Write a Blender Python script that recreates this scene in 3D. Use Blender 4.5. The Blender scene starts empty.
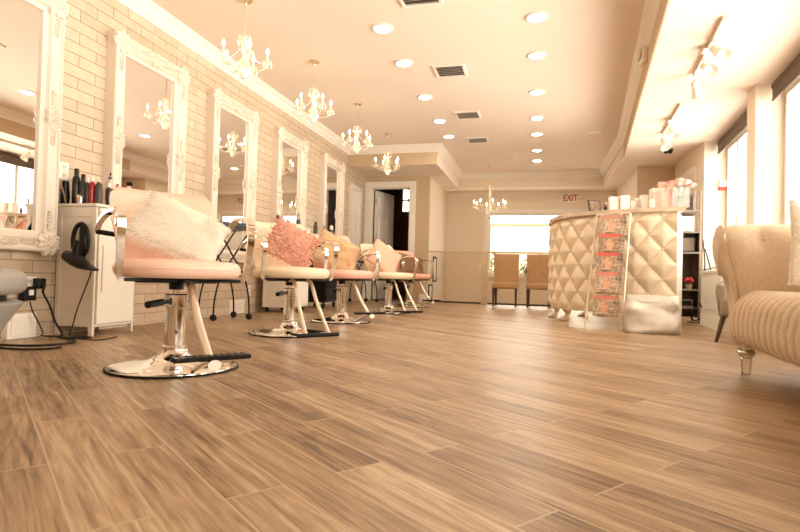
import bpy, bmesh, math, random
from math import sin, cos, pi, radians, sqrt, atan2
from mathutils import Vector, Matrix, noise
random.seed(7)
scene = bpy.context.scene
col = scene.collection
V = Vector

# ------------------------------------------------------------------ helpers
class MB:
    def __init__(s): s.v = []; s.f = []
    def add(s, vs, fs):
        o = len(s.v); s.v += [tuple(p) for p in vs]; s.f += [tuple(i + o for i in f) for f in fs]; return s
    def box(s, x0, x1, y0, y1, z0, z1, M=None):
        vs = [V((x, y, z)) for z in (z0, z1) for x, y in ((x0, y0), (x1, y0), (x1, y1), (x0, y1))]
        if M: vs = [M @ p for p in vs]
        return s.add(vs, [(3, 2, 1, 0), (4, 5, 6, 7), (0, 1, 5, 4), (1, 2, 6, 5), (2, 3, 7, 6), (3, 0, 4, 7)])
    def prism(s, pts, z0, z1):
        n = len(pts)
        vs = [(p[0], p[1], z0) for p in pts] + [(p[0], p[1], z1) for p in pts]
        return s.add(vs, [tuple(range(n))[::-1], tuple(range(n, 2 * n))] + [(i, (i + 1) % n, n + (i + 1) % n, n + i) for i in range(n)])
    def loft(s, rings, closed=True, caps=True):
        n = len(rings[0]); vs = [p for r in rings for p in r]; fs = []
        for k in range(len(rings) - 1):
            for i in range(n if closed else n - 1):
                j = (i + 1) % n
                fs.append((k * n + i, k * n + j, (k + 1) * n + j, (k + 1) * n + i))
        if caps and closed:
            fs.append(tuple(range(n))[::-1]); m = (len(rings) - 1) * n; fs.append(tuple(range(m, m + n)))
        return s.add(vs, fs)
    def lathe(s, prof, c=(0, 0, 0), n=24, M=None, caps=True):
        rings = []
        for r, z in prof:
            ring = [V((c[0] + r * cos(2 * pi * i / n), c[1] + r * sin(2 * pi * i / n), c[2] + z)) for i in range(n)]
            if M: ring = [M @ p for p in ring]
            rings.append(ring)
        return s.loft(rings, caps=caps)
    def tube(s, pts, r, n=8, closed=False, flat=None):
        pts = [V(p) for p in pts]; m = len(pts); rings = []
        up = None
        for k in range(m):
            if closed: t = pts[(k + 1) % m] - pts[k - 1]
            else: t = pts[min(k + 1, m - 1)] - pts[max(k - 1, 0)]
            if t.length < 1e-9: t = V((0, 0, 1))
            t.normalize()
            if up is None:
                up = V((0, 0, 1)) if abs(t.z) < .9 else V((1, 0, 0))
            a = t.cross(up)
            if a.length < 1e-6: a = t.orthogonal()
            a.normalize(); b = a.cross(t).normalized(); up = b
            rr = r[k] if isinstance(r, (list, tuple)) else r
            rings.append([pts[k] + (a * cos(2 * pi * i / n) + b * sin(2 * pi * i / n)) * rr for i in range(n)])
        if closed:
            rings.append(rings[0]); return s.loft(rings, caps=False)
        return s.loft(rings)
    def band(s, pts, side, w, t):
        """flat band: width w along 'side', thickness t"""
        pts = [V(p) for p in pts]; side = V(side).normalized(); rings = []
        for k in range(len(pts)):
            d = (pts[min(k + 1, len(pts) - 1)] - pts[max(k - 1, 0)]).normalized()
            nrm = d.cross(side).normalized(); c = pts[k]
            ww = w[k] if isinstance(w, (list, tuple)) else w
            rings.append([c + side * ww / 2 + nrm * t / 2, c - side * ww / 2 + nrm * t / 2, c - side * ww / 2 - nrm * t / 2, c + side * ww / 2 - nrm * t / 2])
        return s.loft(rings)
    def sphere(s, c, r, n=12, m=8, sc=(1, 1, 1)):
        prof = [(max(r * sin(pi * k / m), r * .02), -r * cos(pi * k / m)) for k in range(m + 1)]
        rings = [[V((c[0] + sc[0] * q * cos(2 * pi * i / n), c[1] + sc[1] * q * sin(2 * pi * i / n), c[2] + sc[2] * z)) for i in range(n)] for q, z in prof]
        return s.loft(rings)
    def cushion(s, outline, z0, z1, r, steps=5, crown=0.0):
        """soft slab from a 2D outline with rounded edges"""
        cx = sum(p[0] for p in outline) / len(outline); cy = sum(p[1] for p in outline) / len(outline)
        def ring(ins, z):
            out = []
            for x, y in outline:
                d = sqrt((x - cx) ** 2 + (y - cy) ** 2); k = max(0, (d - ins)) / d
                out.append((cx + (x - cx) * k, cy + (y - cy) * k, z))
            return out
        rings = [ring(r * 1.2, z0)]
        for i in range(steps + 1):
            a = pi / 2 * i / steps; rings.append(ring(r * (1 - sin(a)), z0 + r * (1 - cos(a))))
        for i in range(steps + 1):
            a = pi / 2 * i / steps; rings.append(ring(r * (1 - cos(a)), z1 - r * (1 - sin(a))))
        for q in (.25, .5, .75, .95):
            R = [];
            for x, y, z in ring(r, z1): R.append((cx + (x - cx) * (1 - q), cy + (y - cy) * (1 - q), z1 + crown * sin(q * pi / 2)))
            rings.append(R)
        return s.loft(rings)
    def xf(s, M): s.v = [tuple(M @ V(p)) for p in s.v]; return s
    def build(s, name, m=None, parent=None, smooth=None, bevel=0, label=None, kind=None, cat=None, group=None, seg=2):
        me = bpy.data.meshes.new(name); me.from_pydata(s.v, [], s.f); me.validate(); 
        bm = bmesh.new(); bm.from_mesh(me); bmesh.ops.recalc_face_normals(bm, faces=bm.faces[:]); bm.to_mesh(me); bm.free()
        if m: me.materials.append(m)
        if smooth:
            for p in me.polygons: p.use_smooth = True
            me.set_sharp_from_angle(angle=radians(smooth))
        o = bpy.data.objects.new(name, me); col.objects.link(o)
        if parent: o.parent = parent
        if bevel:
            b = o.modifiers.new('bevel', 'BEVEL'); b.width = bevel; b.segments = seg; b.limit_method = 'ANGLE'; b.angle_limit = radians(40)
        tag(o, label, cat, group, kind)
        return o
def tag(o, label=None, cat=None, group=None, kind=None):
    if label: o['label'] = label
    if cat: o['category'] = cat
    if group: o['group'] = group
    if kind: o['kind'] = kind
    return o
def thing(name, loc, label, cat, rz=0, group=None):
    o = bpy.data.objects.new(name, None); col.objects.link(o); o.location = loc; o.rotation_euler = (0, 0, rz)
    o.empty_display_size = .05
    return tag(o, label, cat, group)
def copy_tree(o, parent=None):
    c = o.copy(); col.objects.link(c)
    if parent: c.parent = parent
    for ch in [x for x in list(bpy.data.objects) if x.parent is o]: copy_tree(ch, c)
    return c
def superell(w, h, n=40, p=2.6, cx=0, cy=0):
    out = []
    for i in range(n):
        a = 2 * pi * i / n; c, s_ = cos(a), sin(a)
        out.append((cx + w / 2 * math.copysign(abs(c) ** (2 / p), c), cy + h / 2 * math.copysign(abs(s_) ** (2 / p), s_)))
    return out
def bez(p0, p1, p2, p3, n=10):
    P = [V(p) for p in (p0, p1, p2, p3)]
    return [P[0] * (1 - t) ** 3 + P[1] * 3 * t * (1 - t) ** 2 + P[2] * 3 * t * t * (1 - t) + P[3] * t ** 3 for t in [i / n for i in range(n + 1)]]
def spline(pts, n=6):
    P = [V(p) for p in pts]; out = []
    for i in range(len(P) - 1):
        a, b, c, d = P[max(i - 1, 0)], P[i], P[i + 1], P[min(i + 2, len(P) - 1)]
        for k in range(n):
            t = k / n
            out.append(0.5 * ((2 * b) + (c - a) * t + (2 * a - 5 * b + 4 * c - d) * t * t + (3 * b - a - 3 * c + d) * t ** 3))
    out.append(P[-1]); return out

# ------------------------------------------------------------------ materials
MATS = {}
def mat(name, rgb, rough=.5, metal=0, noise_=0, nscale=20, bump=0, bscale=60, coat=0, sheen=0, alpha=None, spec=.5):
    if name in MATS: return MATS[name]
    m = bpy.data.materials.new(name); m.use_nodes = True; N = m.node_tree.nodes; Lk = m.node_tree.links
    b = N['Principled BSDF']; b.inputs['Base Color'].default_value = (*rgb, 1); b.inputs['Roughness'].default_value = rough
    b.inputs['Metallic'].default_value = metal; b.inputs['Coat Weight'].default_value = coat; b.inputs['Sheen Weight'].default_value = sheen
    b.inputs['Specular IOR Level'].default_value = spec
    tc = N.new('ShaderNodeTexCoord')
    if noise_:
        t = N.new('ShaderNodeTexNoise'); t.inputs['Scale'].default_value = nscale; t.inputs['Detail'].default_value = 4
        Lk.new(tc.outputs['Object'], t.inputs['Vector'])
        r = N.new('ShaderNodeMapRange'); r.inputs['From Min'].default_value = .3; r.inputs['From Max'].default_value = .7
        r.inputs['To Min'].default_value = 1 - noise_; r.inputs['To Max'].default_value = 1 + noise_
        Lk.new(t.outputs['Fac'], r.inputs['Value'])
        x = N.new('ShaderNodeVectorMath'); x.operation = 'SCALE'; x.inputs[0].default_value = rgb; Lk.new(r.outputs[0], x.inputs['Scale'])
        Lk.new(x.outputs[0], b.inputs['Base Color'])
    if bump:
        t = N.new('ShaderNodeTexNoise'); t.inputs['Scale'].default_value = bscale; t.inputs['Detail'].default_value = 3
        Lk.new(tc.outputs['Object'], t.inputs['Vector'])
        q = N.new('ShaderNodeBump'); q.inputs['Strength'].default_value = bump; q.inputs['Distance'].default_value = .01
        Lk.new(t.outputs['Fac'], q.inputs['Height']); Lk.new(q.outputs[0], b.inputs['Normal'])
    MATS[name] = m; return m
def emis(name, rgb, s):
    m = bpy.data.materials.new(name); m.use_nodes = True; N = m.node_tree.nodes; N.clear()
    e = N.new('ShaderNodeEmission'); e.inputs[0].default_value = (*rgb, 1); e.inputs[1].default_value = s
    o = N.new('ShaderNodeOutputMaterial'); m.node_tree.links.new(e.outputs[0], o.inputs[0]); return m
def clear(name, rgb=(1, 1, 1), gloss=.12, rough=.03):
    m = bpy.data.materials.new(name); m.use_nodes = True; N = m.node_tree.nodes; N.clear(); L_ = m.node_tree.links
    t = N.new('ShaderNodeBsdfTransparent'); t.inputs[0].default_value = (*rgb, 1)
    g = N.new('ShaderNodeBsdfGlossy'); g.inputs['Roughness'].default_value = rough
    lw = N.new('ShaderNodeLayerWeight'); lw.inputs[0].default_value = .35
    ma = N.new('ShaderNodeMath'); ma.operation = 'MULTIPLY_ADD'; ma.inputs[1].default_value = .6; ma.inputs[2].default_value = gloss
    L_.new(lw.outputs['Fresnel'], ma.inputs[0])
    x = N.new('ShaderNodeMixShader'); o = N.new('ShaderNodeOutputMaterial')
    L_.new(ma.outputs[0], x.inputs[0]); L_.new(t.outputs[0], x.inputs[1]); L_.new(g.outputs[0], x.inputs[2]); L_.new(x.outputs[0], o.inputs[0]); return m
def brick_coords(N, Lk, rot=None, comps=None):
    pass

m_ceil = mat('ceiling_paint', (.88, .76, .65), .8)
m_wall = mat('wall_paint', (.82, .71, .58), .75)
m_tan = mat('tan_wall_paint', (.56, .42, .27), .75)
m_trim = mat('trim_paint', (.88, .82, .74), .35)
m_white = mat('white_lacquer', (.86, .80, .72), .35)
m_cream_cab = mat('cream_cabinet_paint', (.80, .73, .63), .4)
m_frame = mat('mirror_frame_white', (.76, .66, .56), .45)
m_chrome = mat('chrome', (.86, .83, .79), .06, 1)
m_brushed = mat('satin_steel', (.78, .70, .60), .28, 1)
m_black = mat('black_plastic', (.006, .004, .003), .35, spec=.3)
m_rubber = mat('black_rubber', (.010, .008, .006), .6, spec=.25)
m_pink = mat('pink_vinyl', (.87, .47, .355), .38, noise_=.04, nscale=8, bump=.05, bscale=120)
m_palepink = mat('pale_pink_vinyl', (.88, .60, .475), .38, noise_=.04, nscale=8, bump=.05, bscale=120)
m_creamv = mat('cream_vinyl', (.84, .71, .52), .38, noise_=.04, nscale=8, bump=.05, bscale=120)
m_coral = mat('coral_fabric', (.92, .56, .43), .85, noise_=.08, nscale=30)
m_plainpink = mat('plain_pink_fabric', (.87, .48, .35), .85, bump=.1, bscale=300)
m_maroon = mat('maroon_fabric', (.22, .02, .03), .8, noise_=.4, nscale=60)
m_linen = mat('oatmeal_linen', (.68, .54, .38), .9, noise_=.12, nscale=130, bump=.25, bscale=400, sheen=.2)
m_taupe = mat('taupe_velvet', (.30, .23, .17), .8, noise_=.1, nscale=60)
m_grey = mat('grey_vinyl', (.36, .33, .30), .4)
m_tuft = mat('champagne_leatherette', (.80, .67, .49), .36, coat=.15)
m_marble = mat('beige_marble', (.62, .48, .34), .2, noise_=.25, nscale=9)
m_silver = mat('silver_quilted_fabric', (.60, .52, .44), .42, .35, noise_=.08, nscale=12, bump=.12, bscale=45)
m_darkwood = mat('dark_wood', (.07, .035, .018), .35)
m_dchair = mat('tan_woven_fabric', (.42, .245, .11), .85, noise_=.2, nscale=60, bump=.2, bscale=200)
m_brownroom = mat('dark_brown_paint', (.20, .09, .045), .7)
m_woodrail = mat('pale_oak', (.62, .46, .29), .4, noise_=.1, nscale=12)
m_vent = mat('vent_metal', (.70, .62, .52), .5)
m_ventdark = mat('vent_shade', (.10, .07, .05), .8)
def crystal_mat():
    m = clear('crystal', (1, .98, .94), .30, .12); N = m.node_tree.nodes; L_ = m.node_tree.links
    o = [n for n in N if n.type == 'OUTPUT_MATERIAL'][0]; x = o.inputs[0].links[0].from_node
    d = N.new('ShaderNodeBsdfDiffuse'); d.inputs[0].default_value = (.95, .90, .82, 1); tr = N.new('ShaderNodeBsdfTranslucent'); tr.inputs[0].default_value = (.95, .90, .82, 1)
    a = N.new('ShaderNodeAddShader'); L_.new(d.outputs[0], a.inputs[0]); L_.new(tr.outputs[0], a.inputs[1])
    y = N.new('ShaderNodeMixShader'); y.inputs[0].default_value = .20; L_.new(x.outputs[0], y.inputs[1]); L_.new(a.outputs[0], y.inputs[2]); L_.new(y.outputs[0], o.inputs[0]); return m
m_crystal = crystal_mat()
def fur_mat(name, rgb):
    m = mat(name, rgb, .9); N = m.node_tree.nodes; L_ = m.node_tree.links; o = [n for n in N if n.type == 'OUTPUT_MATERIAL'][0]; p = N['Principled BSDF']
    tr = N.new('ShaderNodeBsdfTranslucent'); tr.inputs[0].default_value = (*rgb, 1); y = N.new('ShaderNodeMixShader'); y.inputs[0].default_value = .45
    L_.new(p.outputs[0], y.inputs[1]); L_.new(tr.outputs[0], y.inputs[2]); L_.new(y.outputs[0], o.inputs[0]); return m
m_glass = clear('window_glass', (.97, .98, .97), .02)
m_furw = fur_mat('white_fur', (.985, .95, .89)); m_furt = fur_mat('tan_fur', (.80, .62, .40)); m_furb = fur_mat('brown_fur', (.52, .35, .24))
m_furbody_w = mat('white_fur_base', (.95, .91, .84), .9); m_furbody_t = mat('tan_fur_base', (.70, .52, .32), .9); m_furbody_b = mat('brown_fur_base', (.36, .22, .14), .9)
m_railglass = clear('railing_glass', (.95, .93, .89), .0)
m_acrylic = clear('clear_acrylic', (.94, .91, .87), .10, .04)
m_bulb = emis('candle_bulb', (1, .80, .50), 30)
m_lens = emis('downlight_lens', (1, .89, .74), 120)
m_exit_face = mat('sign_face', (.86, .80, .70), .5)
m_red = mat('sign_red', (.48, .04, .015), .5)
m_shade = mat('brown_roller_shade', (.13, .085, .06), .7)
m_green = mat('leaf_green', (.16, .22, .07), .6)
m_rose = mat('rose_pink', (.90, .50, .42), .7, noise_=.12, nscale=40)
m_roselight = mat('rose_blush', (.93, .70, .58), .7)
m_card = mat('white_card', (.90, .85, .78), .5)
m_card2 = mat('ivory_card', (.82, .74, .66), .5)
m_giftpink = mat('pink_gift_card', (.90, .42, .36), .5)
m_bottle_red = mat('red_bottle', (.42, .015, .015), .25)
m_bottle_dk = mat('dark_bottle', (.012, .009, .007), .28)
m_bottle_gy = mat('grey_bottle', (.045, .036, .03), .35)
m_gold = mat('pale_brass', (.78, .66, .48), .3, 1)
m_paper = mat('paper', (.74, .66, .54), .6)
m_mirror = mat('mirror_glass', (.93, .92, .90), .005, 1)
m_metalgrey = mat('grey_metal_shelf', (.26, .22, .18), .4, .4)
m_skin = mat('printed_portrait', (.62, .30, .18), .5, noise_=.3, nscale=60)
m_bush = mat('outdoor_foliage', (.10, .085, .045), .9)
m_out = mat('outdoor_wall', (.35, .30, .24), .9)
m_roof = mat('outdoor_roof_edge', (.20, .12, .07), .9)
m_cord = m_black

def floor_mat():
    m = bpy.data.materials.new('wood_plank_tile'); m.use_nodes = True; N = m.node_tree.nodes; Lk = m.node_tree.links
    b = N['Principled BSDF']
    tc = N.new('ShaderNodeTexCoord')
    th = radians(52.2)
    # plank coords: p along the boards, q across them
    sx = N.new('ShaderNodeSeparateXYZ'); Lk.new(tc.outputs['Object'], sx.inputs[0])
    def lin(a, bb, c):
        m1 = N.new('ShaderNodeMath'); m1.operation = 'MULTIPLY_ADD'; m1.inputs[1].default_value = a; m1.inputs[2].default_value = c; Lk.new(sx.outputs[0], m1.inputs[0])
        m2 = N.new('ShaderNodeMath'); m2.operation = 'MULTIPLY_ADD'; m2.inputs[1].default_value = bb; Lk.new(sx.outputs[1], m2.inputs[0]); Lk.new(m1.outputs[0], m2.inputs[2]); return m2
    BW, RH = .842, .1315
    p = lin(-sin(th), cos(th), BW * 40.5 - 1.08)          # p - 1.08
    q = lin(cos(th), sin(th), RH * 200 - .1445)
    cb = N.new('ShaderNodeCombineXYZ'); Lk.new(p.outputs[0], cb.inputs[0]); Lk.new(q.outputs[0], cb.inputs[1])
    def brick(mortar, c1, c2, cm):
        t = N.new('ShaderNodeTexBrick'); t.offset = .5; t.offset_frequency = 2; t.squash = 1
        t.inputs['Color1'].default_value = (*c1, 1); t.inputs['Color2'].default_value = (*c2, 1); t.inputs['Mortar'].default_value = (*cm, 1)
        t.inputs['Scale'].default_value = 1; t.inputs['Mortar Size'].default_value = mortar; t.inputs['Mortar Smooth'].default_value = .1
        t.inputs['Bias'].default_value = 0; t.inputs['Brick Width'].default_value = BW; t.inputs['Row Height'].default_value = RH
        Lk.new(cb.outputs[0], t.inputs['Vector']); return t
    # even rows carry the half-board shift: move p by half a board
    p.inputs  # keep
    rnd = brick(0, (0, 0, 0), (1, 1, 1), (0, 0, 0))
    mor = brick(.0024, (0, 0, 0), (0, 0, 0), (1, 1, 1))
    # grain
    sc = N.new('ShaderNodeVectorMath'); sc.operation = 'MULTIPLY'; sc.inputs[1].default_value = (1.2, 26, 1); Lk.new(cb.outputs[0], sc.inputs[0])
    off = N.new('ShaderNodeMath'); off.operation = 'MULTIPLY'; off.inputs[1].default_value = 37.; Lk.new(rnd.outputs['Color'], off.inputs[0])
    def ns(vec, scale, detail, dist, rough=.6):
        t = N.new('ShaderNodeTexNoise'); t.noise_dimensions = '4D'; t.inputs['Scale'].default_value = scale; t.inputs['Detail'].default_value = detail
        t.inputs['Distortion'].default_value = dist; t.inputs['Roughness'].default_value = rough
        Lk.new(vec.outputs[0], t.inputs['Vector']); Lk.new(off.outputs[0], t.inputs['W']); return t
    g1 = ns(sc, 1.5, 7, .35, .72)
    sc2 = N.new('ShaderNodeVectorMath'); sc2.operation = 'MULTIPLY'; sc2.inputs[1].default_value = (1.0, 8, 1); Lk.new(cb.outputs[0], sc2.inputs[0])
    g2 = ns(sc2, 1.0, 3, .8)
    wv = N.new('ShaderNodeMath'); wv.operation = 'MULTIPLY'; wv.inputs[1].default_value = 60; Lk.new(g2.outputs['Fac'], wv.inputs[0])
    sn = N.new('ShaderNodeMath'); sn.operation = 'SINE'; Lk.new(wv.outputs[0], sn.inputs[0])
    # value = .5*g1 + .13*rings + board tone
    sc3 = N.new('ShaderNodeVectorMath'); sc3.operation = 'MULTIPLY'; sc3.inputs[1].default_value = (4, 130, 1); Lk.new(cb.outputs[0], sc3.inputs[0])
    g3 = ns(sc3, 1.0, 3, .6)
    a = N.new('ShaderNodeMath'); a.operation = 'MULTIPLY_ADD'; a.inputs[1].default_value = .042; Lk.new(sn.outputs[0], a.inputs[0]); Lk.new(g1.outputs['Fac'], a.inputs[2])
    c = N.new('ShaderNodeMath'); c.operation = 'MULTIPLY_ADD'; c.inputs[1].default_value = .19; 
    a2 = N.new('ShaderNodeMath'); a2.operation = 'MULTIPLY_ADD'; a2.inputs[1].default_value = .42; Lk.new(g3.outputs['Fac'], a2.inputs[0]); Lk.new(a.outputs[0], a2.inputs[2])
    a3 = N.new('ShaderNodeMath'); a3.operation = 'ADD'; a3.inputs[1].default_value = -.215; Lk.new(a2.outputs[0], a3.inputs[0])
    Lk.new(rnd.outputs['Color'], c.inputs[0]); Lk.new(a3.outputs[0], c.inputs[2])
    rp = N.new('ShaderNodeValToRGB'); Lk.new(c.outputs[0], rp.inputs[0])
    e = rp.color_ramp.elements; e[0].position = .36; e[0].color = (.085, .042, .018, 1); e[1].position = .88; e[1].color = (.60, .455, .295, 1)
    x = e.new(.50); x.color = (.235, .138, .068, 1); x = e.new(.66); x.color = (.375, .25, .14, 1)
    mx = N.new('ShaderNodeMix'); mx.data_type = 'RGBA'; Lk.new(mor.outputs['Color'], mx.inputs[0]); Lk.new(rp.outputs[0], mx.inputs[6]); mx.inputs[7].default_value = (.46, .33, .20, 1)
    Lk.new(mx.outputs[2], b.inputs['Base Color'])
    rr = N.new('ShaderNodeMapRange'); rr.inputs['To Min'].default_value = .30; rr.inputs['To Max'].default_value = .46; Lk.new(g1.outputs['Fac'], rr.inputs['Value']); Lk.new(rr.outputs[0], b.inputs['Roughness'])
    hh = N.new('ShaderNodeMath'); hh.operation = 'MULTIPLY_ADD'; hh.inputs[1].default_value = -1.0; Lk.new(mor.outputs['Color'], hh.inputs[0]); Lk.new(g1.outputs['Fac'], hh.inputs[2])
    bp = N.new('ShaderNodeBump'); bp.inputs['Strength'].default_value = .22; bp.inputs['Distance'].default_value = .004; Lk.new(hh.outputs[0], bp.inputs['Height']); Lk.new(bp.outputs[0], b.inputs['Normal'])
    b.inputs['Specular IOR Level'].default_value = .5
    return m
def brick_mat():
    m = bpy.data.materials.new('beige_subway_tile'); m.use_nodes = True; N = m.node_tree.nodes; Lk = m.node_tree.links
    b = N['Principled BSDF']; tc = N.new('ShaderNodeTexCoord'); sx = N.new('ShaderNodeSeparateXYZ'); Lk.new(tc.outputs['Object'], sx.inputs[0])
    BW, RH = .305, .0825
    ay = N.new('ShaderNodeMath'); ay.operation = 'ADD'; ay.inputs[1].default_value = -3.165 + .1525 + BW * 40; Lk.new(sx.outputs[1], ay.inputs[0])
    az = N.new('ShaderNodeMath'); az.operation = 'ADD'; az.inputs[1].default_value = -1.409 + RH * 40; Lk.new(sx.outputs[2], az.inputs[0])
    cb = N.new('ShaderNodeCombineXYZ'); Lk.new(ay.outputs[0], cb.inputs[0]); Lk.new(az.outputs[0], cb.inputs[1])
    t = N.new('ShaderNodeTexBrick'); t.offset = .5; t.offset_frequency = 2
    t.inputs['Color1'].default_value = (.54, .42, .30, 1); t.inputs['Color2'].default_value = (.62, .495, .365, 1); t.inputs['Mortar'].default_value = (.28, .17, .085, 1)
    t.inputs['Scale'].default_value = 1; t.inputs['Mortar Size'].default_value = .0030; t.inputs['Mortar Smooth'].default_value = .15
    t.inputs['Brick Width'].default_value = BW; t.inputs['Row Height'].default_value = RH; t.inputs['Bias'].default_value = 0
    Lk.new(cb.outputs[0], t.inputs['Vector'])
    n = N.new('ShaderNodeTexNoise'); n.inputs['Scale'].default_value = 14; n.inputs['Detail'].default_value = 5; Lk.new(tc.outputs['Object'], n.inputs['Vector'])
    r = N.new('ShaderNodeMapRange'); r.inputs['From Min'].default_value = .3; r.inputs['From Max'].default_value = .7; r.inputs['To Min'].default_value = .93; r.inputs['To Max'].default_value = 1.06; Lk.new(n.outputs['Fac'], r.inputs['Value'])
    s = N.new('ShaderNodeVectorMath'); s.operation = 'SCALE'; Lk.new(t.outputs['Color'], s.inputs[0]); Lk.new(r.outputs[0], s.inputs['Scale']); Lk.new(s.outputs[0], b.inputs['Base Color'])
    iv = N.new('ShaderNodeMath'); iv.operation = 'SUBTRACT'; iv.inputs[0].default_value = 1; Lk.new(t.outputs['Fac'], iv.inputs[1])
    bp = N.new('ShaderNodeBump'); bp.inputs['Strength'].default_value = .5; bp.inputs['Distance'].default_value = .004; Lk.new(iv.outputs[0], bp.inputs['Height']); Lk.new(bp.outputs[0], b.inputs['Normal'])
    b.inputs['Roughness'].default_value = .42
    return m
m_floor = floor_mat(); m_brick = brick_mat()

# ------------------------------------------------------------------ camera
f_px, yaw, pitch, roll, CH = 540.43, .24898, .019267, .026628, .46
fw = V((-sin(yaw) * cos(pitch), cos(yaw) * cos(pitch), sin(pitch)))
r0 = V((cos(yaw), sin(yaw), 0)); u0 = r0.cross(fw)
rt = r0 * cos(roll) + u0 * sin(roll); up = r0 * -sin(roll) + u0 * cos(roll)
cam = bpy.data.objects.new('camera', bpy.data.cameras.new('camera')); col.objects.link(cam)
cam.data.sensor_width = 36; cam.data.lens = f_px * 36 / 800; cam.data.clip_start = .02; cam.data.clip_end = 200
M = Matrix.Identity(4)
for i in range(3): M[i][0] = rt[i]; M[i][1] = up[i]; M[i][2] = -fw[i]
M[0][3], M[1][3], M[2][3] = 0, 0, CH
cam.matrix_world = M; scene.camera = cam

# ------------------------------------------------------------------ setting
XL, H, ZL = -3.23, 2.68, 2.35
YF = -2.6                      # wall behind the camera
YS, YD, YH, YB = 8.87, 9.85, 11.4, 11.9   # left soffit face, door wall, header face, back wall
XR = 1.26
def S(name, mb, m, **k): return mb.build(name, m, kind='structure', **k)
def wx(y): return 2.15 + (y - 5.6) * .0866     # plane of the street side wall
# floor with the stairwell cut out behind the railing
fl = MB().prism([(XL - .2, YF - .2), (2.9, YF - .2), (2.9, 9.89), (-1.9, 9.89), (XL - .2, 9.89)], -.12, 0)
fl.prism([(1.62, 9.89), (2.9, 9.89), (2.9, 12.1), (1.62, 12.1)], -.12, 0)
S('floor', fl, m_floor)
S('floor_back_room', MB().prism([(-4.6, 9.89), (-2.05, 9.89), (-2.05, 13.2), (-4.6, 13.2)], -.12, 0), m_brownroom)
S('floor_stairwell', MB().box(-2.2, 1.62, 9.89, 12.1, -1.42, -1.3), m_floor)
S('wall_stair_front', MB().box(-2.04, 1.62, 9.83, 9.889, -1.3, -.121), m_wall)
# walls
S('wall_left', MB().box(XL - .12, XL, YF, YD, 0, H), m_brick)
# soffit face points on the street side
SO = [(.20 + .055 * 0, YF), (.82, 3.9), (1.0, 6.0), (1.24, 8.72), (1.24, YH)]
SO[0] = (.82 - (3.9 - YF) * .0866, YF)
# ceiling (tray)
S('ceiling', MB().prism([(XL - .12, YF)] + SO + [(-1.66, YH), (-1.66, YS), (XL - .12, YS)], H, H + .08), m_ceil)
S('ceiling_lower', MB().prism([SO[0], (wx(YF) + .3, YF), (2.75, 9.65), (2.2, 9.65), (2.2, YB + .1), (-2.04, YB + .1), (-2.04, YD + .1), (-3.35, YD + .1), (-3.35, YS), (-1.66, YS), (-1.66, YH), (1.24, YH), SO[3], SO[2], SO[1]], ZL, ZL + .0799 + .26), m_ceil)
# soffit sides are the faces of the lower slab; paint the left one tan like the photo
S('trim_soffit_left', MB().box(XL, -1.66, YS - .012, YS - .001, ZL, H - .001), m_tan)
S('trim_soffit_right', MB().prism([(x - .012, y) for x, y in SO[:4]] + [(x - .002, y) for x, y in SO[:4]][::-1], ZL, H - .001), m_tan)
S('trim_header_back', MB().box(-1.66, 1.24, YH - .012, YH - .001, ZL, H - .001), m_wall)
S('trim_header_band', MB().box(-1.95, 1.24, YH - .03, YH + .03, ZL - .03, ZL + .02), m_trim)
# crown moulding
def crown(name, path, side):
    """path in plan, side = inward normal sign"""
    prof = [(0, -.125), (.012, -.125), (.014, -.108), (.03, -.092), (.05, -.075), (.062, -.045), (.085, -.03), (.088, -.018), (.10, -.014), (.10, 0), (0, 0)]
    rings = []
    for i, (x, y) in enumerate(path):
        p = V((x, y, 0)); a = (V((*path[i], 0)) - V((*path[max(i - 1, 0)], 0))); b = (V((*path[min(i + 1, len(path) - 1)], 0)) - p)
        a = a.normalized() if a.length else b.normalized(); b = b.normalized() if b.length else a
        na, nb = V((-a.y, a.x, 0)) * side, V((-b.y, b.x, 0)) * side
        n = (na + nb).normalized(); k = 1 / max(n.dot(na), .3)
        rings.append([p + n * (d * k) + V((0, 0, H - .0005 + z)) for d, z in prof])
    S(name, MB().loft(rings), m_trim, smooth=30)
crown('trim_crown_left', [(XL, YF), (XL, YS), (-1.66, YS - .013), (-1.66 + .001, YH - .013), (1.23, YH - .013), SO[3], SO[2], SO[1], SO[0]], -1)
# door wall, stair side wall, back wall
dx0, dx1, dz = -3.11, -2.34, 2.14
dw = MB().box(XL - .1, dx0, YD, YD + .1, 0, ZL).box(dx1, -1.98, YD, YD + .1, 0, ZL).box(dx0, dx1, YD, YD + .1, dz, ZL)
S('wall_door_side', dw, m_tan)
S('wall_stair_left', MB().box(-2.04, -1.98, YD + .101, YB, -1.3, ZL), m_wall)
wx0, wx1, wz0, wz1 = -1.06, 1.30, .55, 1.89
bw = MB().box(-2.04, wx0, YB, YB + .12, -1.3, ZL).box(wx1, 1.62, YB, YB + .12, -1.3, ZL).box(wx0, wx1, YB, YB + .12, -1.3, wz0).box(wx0, wx1, YB, YB + .12, wz1, ZL)
S('wall_back', bw, m_wall)
S('wall_stair_right', MB().box(1.56, 1.62, 9.55, YB, -1.3, ZL), m_wall)
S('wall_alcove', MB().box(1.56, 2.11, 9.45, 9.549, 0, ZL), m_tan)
rw = MB().box(2.11, 2.19, 7.99, 9.549, 0, ZL)
S('wall_right_far', rw, m_wall)
S('wall_pier_far', MB().box(2.11, 2.46, 7.88, 7.989, 0, ZL), m_wall)
S('wall_pier_near', MB().prism([(1.95, 5.69), (2.30, 5.69), (2.30, 5.93), (1.96, 5.93)], 0, ZL), m_wall)
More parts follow.
